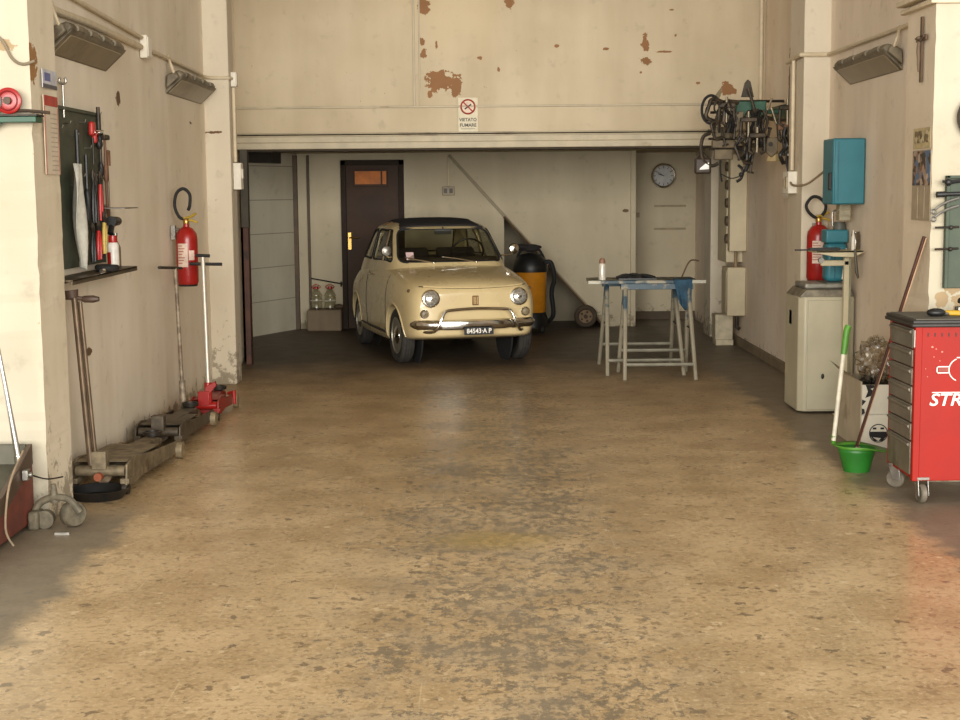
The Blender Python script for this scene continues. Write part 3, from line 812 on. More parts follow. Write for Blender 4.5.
jb = jbox('little switch box on the back wall above the car', (-.35, 17.03, 1.605), (.145, .04, .105), mat('switch_beige', (150, 134, 104), .5))
part(MB().cbox((-.035, -.022, 0), (.04, .008, .055)).cbox((.03, -.022, 0), (.04, .008, .055)), 'switches', mat('switch_dark', (70, 58, 44), .5), jb)
tag(MB().tube(smooth_path([(2.65, 8.42, 2.56), (2.645, 8.4, 2.45), (2.63, 8.42, 2.36), (2.58, 8.5, 2.36)], 4), .010, 8).build('lamp_cable', conduit_m, None), 'white cable from the cornice down to the right floodlight', 'cable')
tag(MB().tube(smooth_path([(-2.45, 7.035, 2.42), (-2.28, 7.035, 2.35), (-2.22, 7.035, 2.25), (-2.17, 7.035, 2.22), (-2.11, 7.035, 2.235)], 5), .007, 8).build('loose_cable', mat('cable_dusty', (120, 106, 84), .7), None), 'thin loose cable drooping across the front of the left pillar', 'cable')

# ------------------------------------------------------------------ sign over the opening
sg = thing('no_smoking_sign', 'small no smoking sign with red circle fixed on the lintel wall', 'sign', (-.092, 13.69, 2.305))
part(MB().cbox((0, 0, 0), (.185, .006, .32)), 'plate', mat('sign_plate', (208, 198, 170), .6, 0, .06, 20), sg, bevel=.002)
ringM = Matrix.Translation((0, -.005, .075)) @ FACE_CAM
part(MB().lathe([(.001, 0), (.066, 0), (.066, .001), (.001, .001)], ringM, 28, False), 'disc', mat('sign_disc', (222, 198, 176), .6), sg)
part(MB().torus(.064, .008, ringM, 32, 8), 'prohibition_ring', mat('sign_red', (150, 50, 30), .6), sg)
part(MB().cbox((0, -.009, .075), (.125, .003, .013), Matrix.Rotation(PI / 4, 4, 'Y')), 'prohibition_bar', mat('sign_red', (0, 0, 0)), sg)
part(MB().cbox((0, -.007, .075), (.075, .003, .013), Matrix.Rotation(-PI / 5, 4, 'Y')), 'cigarette', black_ink, sg)
text_mesh('sign_text', 'VIETATO', .042, Matrix.Translation((0, -.004, -.045)) @ FACE_CAM, mat('sign_ink', (70, 64, 56), .6), sg, bold=.0012, sx=.95)
text_mesh('sign_text', 'FUMARE', .042, Matrix.Translation((0, -.004, -.095)) @ FACE_CAM, mat('sign_ink', (0, 0, 0)), sg, bold=.0012, sx=1.0)
part(MB().cbox((0, -.004, -.128), (.13, .001, .004)), 'underline', mat('sign_ink', (0, 0, 0)), sg)

# ------------------------------------------------------------------ clock
ck = thing('wall_clock', 'round silver wall clock with grey face on the far right back wall', 'clock', (2.27, 17.92, 1.765))
part(MB().torus(.138, .018, FACE_CAM, 36, 10), 'rim', chrome, ck)
part(MB().lathe([(.001, 0), (.135, 0), (.135, .02), (.001, .02)], Matrix.Translation((0, .02, 0)) @ FACE_CAM, 36, False), 'dial', mat('clock_face', (176, 176, 172), .35), ck)
for k in range(12):
    a = k * PI / 6
    part(MB().cbox((math.sin(a) * .105, -.003, math.cos(a) * .105), (.008, .003, .022), Matrix.Rotation(a, 4, 'Y')), 'hour_mark', black_ink, ck)
part(MB().cbox((-.03, -.006, .012), (.075, .003, .009), Matrix.Rotation(.35, 4, 'Y')), 'hour_hand', black_ink, ck)
part(MB().cbox((.0, -.008, .0), (.005, .003, .10), Matrix.Rotation(-1.0, 4, 'Y') @ Matrix.Translation((0, 0, .04))), 'minute_hand', black_ink, ck)

# ------------------------------------------------------------------ fire extinguishers
def extinguisher(label, loc, k=1.0, loop='up', wall=(0, 1, 0)):
    t = thing('fire_extinguisher', label, 'fire extinguisher', loc)
    R_ = .078 * k; H = .42
    part(MB().lathe([(R_ * .9, 0), (R_, .02), (R_, H - .09), (R_ * .93, H - .05), (R_ * .6, H - .012), (.022, H), (.022, H + .02)], None, 32), 'cylinder', red_paint, t)
    part(MB().lathe([(R_ * .86, -.012), (R_ * .92, .004)], None, 28), 'base_ring', black_plastic, t)
    part(MB().lathe([(.020, H + .015), (.024, H + .03), (.024, H + .05), (.014, H + .065)], None, 16), 'valve', mat('brass', (0, 0, 0)), t)
    part(MB().tube([(-.02, 0, H + .06), (.03, 0, H + .07), (.075, -.01, H + .095)], .010, 8, flat=1.6).tube([(-.01, 0, H + .05), (.05, -.01, H + .045), (.085, -.012, H + .03)], .008, 8), 'squeeze_handle', mat('valve_yellow', (186, 156, 60), .4), t)
    # curved paper label wrapped on the front
    vs = []; fs = []
    for i in range(13):
        a = -PI / 2 - .75 + 1.0 * i / 12
        for z in (.13, .30): vs.append(((R_ + .0012) * math.cos(a), (R_ + .0012) * math.sin(a), z))
    fs = [(2 * i, 2 * i + 2, 2 * i + 3, 2 * i + 1) for i in range(12)]
    lb = part(MB().add(vs, fs), 'label', mat('label_pale', (214, 190, 172), .6), t)
    g = MB()
    for j, z in enumerate((.155, .175, .195, .22, .24, .26, .28)):
        v2 = []
        for i in range(9):
            a = -PI / 2 - .70 + (.45 + .12 * (j % 3)) * i / 8
            v2 += [((R_ + .002) * math.cos(a), (R_ + .002) * math.sin(a), z), ((R_ + .002) * math.cos(a), (R_ + .002) * math.sin(a), z + .006)]
        g.add(v2, [(2 * i, 2 * i + 2, 2 * i + 3, 2 * i + 1) for i in range(8)])
    part(g, 'label_print', mat('label_red_print', (160, 74, 60), .6), lb)
    vs = []
    for i in range(11):
        a = -PI / 2 + .35 + .55 * i / 10
        for z in (.18, .25): vs.append(((R_ + .0012) * math.cos(a), (R_ + .0012) * math.sin(a), z))
    part(MB().add(vs, [(2 * i, 2 * i + 2, 2 * i + 3, 2 * i + 1) for i in range(10)]), 'inspection_tag', mat('label_pale', (0, 0, 0)), t)
    if loop == 'up':
        pts = smooth_path([(0.01, 0, H + .05), (-.045, -.01, H + .07), (-.075, -.02, H + .15), (-.06, -.02, H + .24), (-.01, -.02, H + .275), (.035, -.02, H + .235), (.035, -.02, H + .16), (.02, -.01, H + .12)], 6)
    else:
        pts = smooth_path([(0, 0, H + .05), (-.04, -.01, H + .06), (-.085, -.02, H + .10), (-.10, -.02, H + .15), (-.06, -.02, H + .205), (-.01, -.02, H + .205), (.04, -.02, H + .16), (.045, -.02, H + .11), (.02, -.02, H + .07)], 6)
    part(MB().tube(pts, .012, 10), 'hose', rubber, t)
    w = Vector(wall)
    part(MB().tube([Vector((0, 0, H - .02)) + w * .05, Vector((0, 0, H - .02)) + w * (R_ + .02)], .012).cbox(Vector((0, 0, H - .04)) + w * (R_ + .015), (.05, .03, .10) if w.y else (.03, .05, .10)), 'wall_bracket', steel, t)
    return t
extinguisher('red fire extinguisher hung on the left wall above the jacks', (-2.13, 10.6, .94), 1.0, 'up', (-1, 0, 0))
extinguisher('red fire extinguisher on the far right pillar, behind the little shelf', (2.575, 11.03, .905), 1.1, 'side', (0, 1, 0))

# ------------------------------------------------------------------ trolley jacks along the left wall
def jack(label, x, y, L, body_m, handle, rz=0.0, wid=.13, hh=.17):
    """handle end nearest the camera at local y=0, lifting end at y=L"""
    t = thing('trolley_jack', label, 'jack', (x, y, 0), rz)
    side = [(.0, .055), (.02, hh), (.16, hh + .02), (L * .45, hh * .86), (L * .88, .105), (L, .10), (L, .04), (L * .8, .03), (.3, .05), (.12, .035)]
    for s in (-1, 1):
        part(MB().prism(side, 'x', s * wid - .006, s * wid + .006), 'side_plate', body_m, t, bevel=.003)
    part(MB().box(-wid, wid, .12, L * .42, hh * .70, hh * .86).box(-wid, wid, L * .3, L * .9, .05, .065), 'deck_plate', body_m, t, bevel=.004)
    part(MB().prism([(L * .30, hh * .75), (L * .34, hh * .98), (L * .9, .13), (L * .96, .11), (L * .94, .07)], 'x', -.05, .05), 'lift_arm', body_m, t, bevel=.008)
    part(MB().lathe([(.03, .10), (.03, .13), (.055, .135), (.058, .16), (.045, .16), (.042, .148), (.01, .148)], Matrix.Translation((0, L * .93, 0)), 20), 'saddle', dark_iron, t)
    part(MB().prism([(.10, hh * .99), (.12, hh * 1.04), (L * .62, hh * .90), (L * .62, hh * .84)], 'x', -wid - .004, wid * .9), 'cover_plate', body_m, t, bevel=.004)
    part(MB().cyl((0, .1, hh * .55), (0, L * .34, hh * .55), .045, n=18), 'hydraulic_cylinder', body_m, t)
    part(MB().cyl((-wid * .9, .05, hh * .75), (wid * .9, .05, hh * .75), .028, n=14).cbox((0, .05, hh + .02), (.08, .07, .10)), 'handle_socket', body_m if handle != 'red' else red_paint, t, bevel=.004)
    for s in (-1, 1):
        part(MB().cyl((s * (wid + .008), L * .9, .05), (s * (wid + .045), L * .9, .05), .05, n=20), 'front_wheel', mat('jack_wheel_dusty', (138, 122, 94), .6, .2, .2, 20), t)
        part(MB().lathe([(.006, -.016), (.032, -.016), (.034, 0), (.032, .016), (.006, .016)], Matrix.Translation((s * (wid - .01), .03, .034)) @ Matrix.Rotation(PI / 2, 4, 'Y'), 16), 'rear_castor', dark_iron, t)
        part(MB().cbox((s * (wid - .01), .04, .075), (.05, .07, .03)), 'castor_fork', body_m, t, bevel=.004)
    return t
rust = mat('jack_rusty_grey', (126, 112, 88), .6, .35, .25, 16, dirt=(82, 52, 34), dirt_amt=.45)
rust2 = mat('jack_oily_grey', (92, 82, 68), .5, .4, .25, 14, dirt=(52, 42, 34), dirt_amt=.5)
jred = mat('jack_red', (150, 28, 22), .4, 0, .12, 14, dirt=(96, 50, 40), dirt_amt=.2)
j1 = jack('long rusty trolley jack nearest the white pillar on the left', -2.045, 7.62, 1.22, rust, 'a', rz=math.radians(-2), wid=.15, hh=.165)
part(MB().tube([(-.045, .03, .16), (-.088, .0, 1.06)], .017, 12).tube([(-.015, .03, .16), (-.058, .0, 1.04)], .011, 12), 'handle_bar', mat('handle_brown_steel', (104, 86, 66), .4, .4, .2, 8), j1)
part(MB().tube([(-.22, .0, 1.065), (-.10, .0, 1.06), (0, .02, 1.05)], .012, 10).lathe([(.006, 0), (.018, .02), (.02, .07), (.012, .1)], Matrix.Translation((-.06, .01, 1.052)) @ Matrix.Rotation(PI / 2, 4, 'Y'), 12).cyl((-.10, 0, 1.06), (-.105, 0, 1.10), .032, .038, 14), 'tee_grip', mat('handle_dark_wood', (74, 56, 44), .5, 0, .2), j1)
part(MB().cyl((.0, -.01, .10), (.0, .05, .10), .022, n=14), 'release_knob', mat('knob_orange', (150, 78, 46), .6), j1)
tag(MB().lathe([(.15, 0), (.19, .05), (.195, .052), (.18, .052), (.145, .01), (.001, .01)], Matrix.Translation((-2.03, 7.56, 0)) @ Matrix.Diagonal((.85, .8, 1, 1)), 28, False).build('oil_drip_tray', black_plastic, None), 'black oil tray on the floor under the rusty jack', 'tray')
j2 = jack('dark oily trolley jack in the middle of the row of three', -2.03, 8.98, 1.06, rust2, 'a', rz=math.radians(-1), wid=.14, hh=.145)
part(MB().tube([(-.07, 1.09, .02), (-.085, 1.03, 1.09)], .014, 12).cyl((-.07, 1.09, .02), (-.073, 1.075, .3), .022, n=12).lathe([(.042, 0), (.04, .02), (.025, .035)], Matrix.Translation((-.07, 1.09, .0)), 18), 'handle_bar', mat('handle_peeling', (150, 136, 116), .5, .3, .3, 22, dirt=(96, 70, 52), dirt_amt=.6), j2)
part(MB().tube([(-.10, .62, 1.115), (-.085, 1.06, 1.09), (-.08, 1.2, 1.08)], .010, 8), 'tee_grip', dark_iron, j2)
j3 = jack('bright red trolley jack furthest along the left wall', -1.955, 10.13, .74, jred, 'red', rz=math.radians(1), wid=.10, hh=.14)
part(MB().tube([(.03, .05, .24), (.0, .16, 1.15)], .016, 14), 'handle_bar', mat('handle_silver', (190, 182, 168), .4, .4, .05), j3)
part(MB().tube([(.03, .05, .12), (.026, .06, .27)], .026, 12).prism([(.0, .14), (.09, .25), (.08, .28), (.01, .24)], 'y', .03, .07), 'handle_sleeve', jred, j3, bevel=.004)
part(MB().tube([(-.095, .16, 1.105), (.135, .16, 1.10)], .012, 10).tube([(-.05, .16, 1.165), (.05, .16, 1.16)], .012, 10), 'tee_grip', black_plastic, j3)
part(MB().tube([(.10, .5, .13), (.15, .45, .15), (.155, .42, .06)], .014), 'carry_handle', jred, j3)

# ------------------------------------------------------------------ left tool board, shelf and tools
board_m = mat('toolboard_grey_green', (74, 78, 62), .6, .1, .15, 8, dirt=(50, 50, 40), dirt_amt=.3)
tb = thing('tool_board', 'grey-green metal tool board with hooks on the left wall', 'tool board', (-2.245, 8.08, 1.2))
part(MB().box(0, .02, -.55, .52, 0, .86), 'panel', board_m, tb, bevel=.004)
part(MB().box(.0, .035, -.56, .53, .85, .87).box(0, .035, .515, .53, 0, .86), 'frame', board_m, tb, bevel=.003)
for (yy, zz) in [(-.35, .75), (-.2, .78), (-.05, .72), (.1, .8), (.2, .66), (.3, .5), (.42, .7), (.45, .86), (.05, .5), (-.1, .45), (.25, .3)]:
    part(MB().tube([(.015, yy, zz), (.055, yy, zz), (.06, yy, zz + .015)], .004, 6), 'hook', steel, tb)
shf = thing('wall_shelf', 'dark metal shelf under the left tool board', 'shelf', (-2.245, 8.15, 1.165))
part(MB().box(0, .16, -.72, .70, -.012, .0), 'top', mat('shelf_dark_metal', (96, 84, 66), .45, .5, .2, 10, dirt=(60, 46, 34), dirt_amt=.4), shf, bevel=.003)
part(MB().box(.15, .16, -.72, .70, -.028, -.0), 'front_lip', mat('shelf_dark_metal', (0, 0, 0)), shf, bevel=.002)
for yy in (-.5, .55): part(MB().prism([(0, -.01), (.13, -.01), (0, -.05)], 'y', yy - .01, yy + .01), 'bracket', dark_iron, shf)
XB = -2.19
def blade_tool(name, label, cat, x, y, z, L, m, m2, w=.012, hl=.4, group=None):
    """a long tool hanging downwards: head/blade and a grip"""
    t = thing(name, label, cat, (x, y, z), group=group)
    part(MB().tube([(0, 0, 0), (0, 0, -L * (1 - hl))], w * .7, 8), 'shaft', m, t)
    part(MB().lathe([(w * .7, 0), (w * 1.3, -.02), (w * 1.2, -L * hl * .5), (w * 1.4, -L * hl + .02), (w * .7, -L * hl)], Matrix.Translation((0, 0, -L * (1 - hl))), 10), 'grip', m2, t)
    return t
def pliers(label, x, y, z, L, m_grip, M=None, group=None, cat='pliers', spread=.03, axis='y'):
    t = thing('pliers', label, cat, (x, y, z), group=group)
    if M: t.rotation_euler = M
    V = (lambda a, c: (0, a, c)) if axis == 'y' else (lambda a, c: (a, 0, c))
    part(MB().tube([V(-.008, 0), V(-.016, -L * .12), V(.0, -L * .25)], [.006, .010, .012], 8), 'jaw', dark_iron, t)
    part(MB().tube([V(.008, 0), V(.016, -L * .12), V(.0, -L * .25)], [.006, .010, .012], 8), 'jaw', dark_iron, t)
    for s in (-1, 1):
        part(MB().tube([V(0, -L * .22), V(s * spread * .7, -L * .45), V(s * spread, -L * .75), V(s * spread * .8, -L)], [.009, .010, .011, .008], 8), 'grip', m_grip, t)
    return t
t = thing('spanner', 'steel spanner standing above the left tool board by the pillar', 'spanner', (-2.215, 7.86, 2.06))
part(MB().tube([(0, 0, -.05), (0, 0, .12)], .007, 8), 'shaft', steel, t)
part(MB().torus(.018, .007, Matrix.Translation((0, 0, .145)) @ Matrix.Rotation(PI / 2, 4, 'X'), 16, 8, a0=PI * .7, a1=PI * 2.3), 'open_end', steel, t)
t = thing('pipe_clamp', 'red screw clamp at the top of the left tool board', 'clamp', (XB, 8.33, 1.97))
part(MB().cbox((0, 0, 0), (.03, .07, .08)).cbox((0, .04, -.05), (.03, .03, .06)), 'body', mat('clamp_red', (176, 40, 34), .4), t, bevel=.012, seg=3)
part(MB().cyl((-.01, .06, -.02), (.05, .06, -.02), .016), 'screw', chrome, t)
part(MB().tube([(0, .0, -.05), (0, 0, -.2)], .007), 'spindle', dark_iron, t)
t = blade_tool('file', 'flat dark file sticking up over the top edge of the left tool board', 'file', XB, 8.47, 2.10, .24, dark_iron, black_plastic, .016)
t = blade_tool('hammer', 'brown handled hammer on the upper right of the left tool board', 'hammer', XB + .01, 8.56, 1.93, .26, wood_brown, wood_brown, .012)
part(MB().cbox((0, 0, 0), (.035, .11, .03)), 'head', dark_iron, t, bevel=.006)
blade_tool('screwdriver', 'long black tool leftmost on the left tool board', 'screwdriver', XB, 8.0, 1.95, .42, black_plastic, black_plastic, .016, .5)
blade_tool('screwdriver', 'black handled tool right of the leftmost one on the left tool board', 'screwdriver', XB, 8.17, 1.82, .38, black_plastic, black_plastic, .015, .5)
blade_tool('screwdriver', 'short black screwdriver at the right of the left tool board', 'screwdriver', XB, 8.49, 1.86, .16, dark_iron, black_plastic, .012, .55)
# rag
def cloth(name, label, cat, m, loc, pts_fn, nu=14, nv=20, rz=0, thick=.004):
    v = []; f = []
    for i in range(nv + 1):
        for j in range(nu + 1): v.append(pts_fn(j / nu, i / nv))
    for i in range(nv):
        for j in range(nu): f.append((i * (nu + 1) + j, i * (nu + 1) + j + 1, (i + 1) * (nu + 1) + j + 1, (i + 1) * (nu + 1) + j))
    o = MB().add(v, f).build(name, m, None, ang=80)
    o.location = loc; o.rotation_euler.z = rz
    md = o.modifiers.new('s', 'SOLIDIFY'); md.thickness = thick; md.offset = 0
    return tag(o, label, cat)
def ragfn(u, v):
    w = .13 + .11 * math.sin(PI * min(1, v * 1.1)) - .16 * max(0, v - .6)
    return (.02 + .018 * math.sin(u * 9 + v * 3) + .01 * math.sin(v * 7 + u * 4), (u - .5) * w + .03 * v * (1 - v) + .05 * v, -.58 * v * (1 - .10 * abs(u - .6)))
cloth('hanging_rag', 'crumpled white rag hanging from the left tool board', 'rag', mat('rag_white', (190, 186, 172), .9, 0, .10, 18), (-2.19, 7.90, 1.765), ragfn)
gr_red = mat('grip_red', (190, 32, 28), .4); gr_yel = mat('grip_yellow', (206, 176, 84), .45); gr_blk = black_plastic
pliers('long black pliers hanging between the rag and the red handled pliers', XB + .01, 8.27, 1.74, .30, gr_blk)
pliers('red handled pliers high on the left tool board right of the rag', XB + .015, 8.40, 1.73, .28, gr_red, spread=.018)
pliers('grey pliers under the hammer on the left tool board', XB, 8.36, 1.72, .34, dark_iron, spread=.02)
pliers('red handled pliers low on the left tool board beside the yellow pair', XB + .02, 8.31, 1.45, .22, gr_red, spread=.03)
pliers('yellow handled pliers low on the left tool board', XB + .03, 8.40, 1.50, .24, gr_yel, spread=.025)
pliers('black pliers at the bottom of the left tool board', XB + .01, 8.22, 1.44, .22, gr_blk)
t = thing('clamp_lamp', 'black hand drill hanging beside the left tool board over the shelf', 'drill', (-2.16, 8.62, 1.42))
part(MB().cyl((0, -.07, .02), (0, .09, .02), .032, .026, 16), 'motor_housing', black_plastic, t)
part(MB().cyl((0, .09, .02), (0, .14, .02), .018, .012, 12), 'chuck', steel, t)
part(MB().tube([(0, -.05, 0), (0, -.09, -.05)], .018, 10), 'grip', black_plastic, t)
t.name = 'hand_drill'
tag(MB().box(-2.245, -2.05, 8.45, 8.78, 1.515, 1.522).box(-2.245, -2.24, 8.45, 8.78, 1.48, 1.54).build('small_wall_plate', steel, None, bevel=.002), 'small pale metal ledge above the black drill on the left wall', 'shelf')
t = thing('hacksaw', 'brown framed bow saw hanging right of the left tool board', 'saw', (-2.225, 8.77, 1.86))
part(MB().tube(smooth_path([(0, .03, 0), (0, -.01, -.07), (0, -.03, -.16), (0, -.02, -.35), (0, .04, -.48)], 5), .009, 8), 'frame', wood_brown, t)
part(MB().tube([(0, .03, .0), (0, .03, -.09)], .014, 10), 'grip', wood_brown, t)
part(MB().box(-.001, .001, .02, .035, -.50, -.08), 'blade', steel, t)
t = thing('spray_can', 'red and white spray can standing on the left wall shelf', 'spray can', (-2.12, 8.42, 1.167))
part(MB().lathe([(.032, 0), (.033, .005), (.033, .14), (.026, .155), (.012, .16)], None, 22), 'can', mat('can_white', (214, 208, 196), .35), t)
part(MB().lathe([(.024, .155), (.026, .17), (.024, .195), (.01, .197)], None, 18), 'cap', red_paint, t)
vs = []
for i in range(13):
    a = -PI + 1.9 * i / 12 - .5
    for z in (.02, .10): vs.append((.0338 * math.cos(a), .0338 * math.sin(a), z))
part(MB().add(vs, [(2 * i, 2 * i + 2, 2 * i + 3, 2 * i + 1) for i in range(12)]), 'red_band', red_paint, t)
t = thing('glass_bottle', 'clear bottle standing right of the red and white spray can', 'bottle', (-2.15, 8.60, 1.167))
part(MB().lathe([(.03, 0), (.03, .12), (.012, .16), (.012, .19)], None, 18), 'bottle_body', thin_glass('dull_glass', (200, 194, 178), .1, .1), t)
part(MB().lathe([(.014, .185), (.014, .205), (.003, .206)], None, 12), 'cap', steel, t)
for i, (yy, xx, r_, lab) in enumerate([(8.2, -2.1, .05, 'black roll of tape lying on the left wall shelf'), (8.28, -2.14, .035, 'small black roll of tape beside the bigger one on the shelf')]):
    tag(MB().torus(r_, .018, Matrix.Translation((xx, yy, 1.186)), 24, 10).build('tape_roll', rubber, None), lab, 'tape')
t = thing('small_parts', 'small metal socket lying on the front of the left wall shelf', 'socket', (-2.07, 7.95, 1.167))
part(MB().cyl((0, 0, .013), (0, .05, .013), .013, n=12), 'socket_body', chrome, t)
t.name = 'socket'

# poster on the near left pillar side
t = thing('paper_calendar', 'narrow paper calendar with a red heading on the side of the left pillar', 'calendar', (-2.118, 7.16, 1.70))
pp = mat('calendar_paper', (206, 190, 166), .7, 0, .05, 12)
part(MB().box(0, .003, 0, .245, 0, .385), 'sheet', pp, t)
part(MB().box(.003, .005, .01, .235, .335, .385), 'red_heading', mat('print_red', (170, 66, 52), .6), t)
g = MB()
for k in range(13): g.box(.003, .0045, .10, .235, .02 + k * .023, .024 + k * .023)
part(g, 'date_lines', mat('print_grey', (172, 156, 134), .7), t)
part(MB().box(.003, .0045, .012, .018, 0, .33).box(.003, .0045, .228, .234, 0, .33), 'red_border', mat('print_red', (0, 0, 0)), t)
t = thing('advert_card', 'small blue and white card above the calendar on the left pillar', 'card', (-2.118, 7.16, 2.12))
part(MB().box(0, .004, 0, .24, 0, .09), 'card', mat('card_pale', (190, 188, 190), .6), t)
part(MB().box(.004, .005, .0, .24, .0, .02), 'dark_strip', mat('card_dark', (90, 86, 88), .6), t)
part(MB().box(.004, .005, .03, .13, .035, .075), 'blue_print', mat('card_blue', (98, 100, 140), .6), t)

# green bracket with the red reel
grn = mat('bracket_green', (34, 74, 52), .45, .1, .15, 12)
t = thing('shelf_bracket', 'green angle bracket shelf fixed on the front of the left pillar', 'bracket', (-2.2, 7.045, 1.97))
part(MB().box(-.30, .11, -.10, -.0, -.028, -.0), 'arm', grn, t, bevel=.003)
part(MB().prism([(-.30, -.03), (-.06, -.03), (-.16, -.09), (-.30, -.20)], 'y', -.06, -.045), 'gusset', grn, t, bevel=.002)
part(MB().box(-.30, .12, -.12, .0, .0, .010), 'top_plate', dark_iron, t, bevel=.002)
part(MB().tube([(-.06, -.05, .03), (.06, -.05, .028), (.16, -.04, .018)], .008, 8), 'rod', dark_iron, t)
t = thing('cable_reel', 'red disc wheel standing on the green bracket of the left pillar', 'reel', (-2.228, 6.985, 2.045))
part(MB().lathe([(.02, -.012), (.055, -.012), (.062, -.008), (.062, .008), (.055, .012), (.02, .012)], Matrix.Rotation(PI / 2, 4, 'X'), 32), 'disc', red_paint, t)
part(MB().torus(.045, .004, Matrix.Translation((0, -.014, 0)) @ FACE_CAM, 28, 6), 'groove_ring', mat('reel_dark_red', (120, 20, 20), .4), t)
part(MB().cyl((0, .02, 0), (0, -.03, 0), .018, n=16), 'hub', dark_iron, t)
t = thing('cable_reel', 'grey disc wheel left of the red one on the green bracket', 'reel', (-2.31, 6.975, 2.04))
part(MB().lathe([(.02, -.014), (.048, -.014), (.055, -.008), (.055, .008), (.048, .014), (.02, .014)], Matrix.Rotation(PI / 2, 4, 'X'), 32), 'disc', steel, t)
part(MB().cyl((0, .02, 0), (0, -.03, 0), .018, n=16), 'hub', dark_iron, t)

# ------------------------------------------------------------------ red machine base at the bottom left
mr = mat('machine_red', (120, 62, 50), .5, .1, .2, 9, dirt=(92, 70, 58), dirt_amt=.45)
mg = mat('machine_tray_grey', (88, 84, 70), .5, .3, .15, 8)
t = thing('tyre_machine', 'old red steel machine base with a grey tray in front of the left pillar', 'machine', (-2.5, 6.45, 0))
part(MB().prism([(-.6, .02), (.5, .02), (.5, .30), (.05, .15), (-.6, .13)], 'x', -.5, .32), 'base', mr, t, bevel=.008)
part(MB().prism([(-.6, .13), (.05, .15), (.5, .30), (.5, .40), (.05, .235), (-.6, .19)], 'x', .295, .322), 'tray_side', mat('machine_rim_brown', (96, 78, 64), .5, .3, .15, 8, dirt=(120, 64, 50), dirt_amt=.4), t, bevel=.003)
part(MB().box(-.5, .295, .475, .50, .30, .40), 'tray_back', mg, t, bevel=.003)
part(MB().prism([(-.6, .132), (.05, .152), (.48, .296), (.48, .306), (.05, .162), (-.6, .142)], 'x', -.5, .295), 'tray', mg, t)
part(MB().tube([(.29, .40, .30), (.235, .40, .71), (.20, .40, .95)], [.016, .011, .011], 12).cyl((.29, .40, .28), (.285, .40, .36), .022, n=12), 'chrome_lever', chrome, t)
part(MB().torus(.06, .016, Matrix.Translation((.17, .12, .20)) @ Matrix.Rotation(.3, 4, 'X'), 22, 8), 'coiled_ring', white_plastic, t)
part(MB().tube(smooth_path([(.34, .30, .40), (.335, .1, .28), (.34, .0, .10), (.38, -.02, .0 + .02)], 5), .0055, 8), 'bent_hose', mat('hose_grey_brown', (140, 120, 96), .6), t)
part(MB().cbox((.34, .33, .28), (.03, .05, .05)).cyl((.34, .33, .28), (.37, .33, .28), .012), 'latch', steel, t, bevel=.004)
tag(MB().tube(smooth_path([(-2.14, 6.78, .28), (-2.10, 6.9, .235), (-2.06, 7.03, .22)], 5), .004, 6).build('thin_wire', dark_iron, None), 'thin dark wire from the red machine latch to the left pillar', 'wire')
cast = mat('cast_iron_dusty', (104, 96, 78), .7, .2, .25, 22, dirt=(84, 72, 56), dirt_amt=.5)
t = thing('iron_castor', 'dusty cast iron castor foot on the floor at the base of the left pillar', 'castor', (-2.065, 6.90, 0))
part(MB().lathe([(.02, -.03), (.055, -.03), (.062, -.02), (.062, .02), (.055, .03), (.02, .03)], Matrix.Translation((.085, 0, .063)) @ Matrix.Rotation(.75, 4, 'Z') @ Matrix.Rotation(PI / 2, 4, 'X'), 26), 'wheel', cast, t)
part(MB().tube(smooth_path([(-.10, -.03, .05), (-.08, 0, .11), (-.02, 0, .14), (.07, -.02, .14), (.13, -.03, .075)], 5), [.018] * 21, 10), 'fork', cast, t)
part(MB().cyl((-.0, 0, .12), (-.005, 0, .21), .022, .012, 12), 'pivot', cast, t)
part(MB().lathe([(.01, -.025), (.042, -.025), (.045, .025), (.01, .025)], Matrix.Translation((-.04, -.03, .046)) @ Matrix.Rotation(PI / 2, 4, 'X'), 18), 'small_wheel', cast, t)
part(MB().box(-.11, -.06, -.09, .02, 0, .09), 'foot', cast, t, bevel=.012)
tag(MB().box(-2.02, -1.95, 6.72, 6.73, 0, .012).build('metal_scrap', steel, None), 'small bright metal scrap on the floor beside the castor', 'scrap')

# ------------------------------------------------------------------ back of the garage: bottles, vacuum, wheel
pet = thin_glass('clear_pet', (238, 238, 230), .06, .25)
def big_bottle(label, x):
    t = thing('water_bottle', label, 'bottle', (x, 16.86, .25), group=None)
    part(MB().lathe([(.06, 0), (.068, .01), (.068, .06), (.062, .07), (.068, .08), (.068, .13), (.062, .14), (.066, .15), (.066, .17), (.03, .225), (.022, .24)], None, 26), 'bottle_body', pet, t)
    part(MB().lathe([(.026, .236), (.026, .262), (.004, .264)], None, 16), 'cap', red_paint, t)
    part(MB().tube(smooth_path([(-.025, 0, .235), (-.05, 0, .26), (0, 0, .285), (.05, 0, .26), (.025, 0, .235)], 4), .005, 6), 'carry_handle', red_paint, t)
    part(MB().torus(.0685, .003, Matrix.Translation((0, 0, .10)), 26, 6), 'bottle_band', white_plastic, t)
big_bottle('clear water bottle with red cap on the plinth, furthest from the brown door', -1.90)
big_bottle('clear water bottle with red cap on the plinth, next to the brown door', -1.74)
tag(MB().tube([(-1.97, 17.0, .60), (-1.6, 17.0, .53)], .008, 6).tube([(-1.62, 16.99, .50), (-1.62, 16.99, .56)], .01, 6).build('wall_rail', dark_iron, None), 'thin dark rail on the wall above the water bottles', 'rail')
tag(MB().sphere((0, 0, .028), .05, (1.2, .8, .55)).build('rubble_piece', mat('rubble', (84, 68, 50), .8, 0, .2), None, bevel=0), 'dark lump lying on the plinth beside the brown door', 'lump').location = (-1.64, 16.86, .25)
vy = mat('vacuum_yellow', (206, 134, 28), .4, 0, .06)
t = thing('vacuum_cleaner', 'yellow industrial vacuum cleaner with black head beside the car', 'vacuum cleaner', (.58, 16.45, 0))
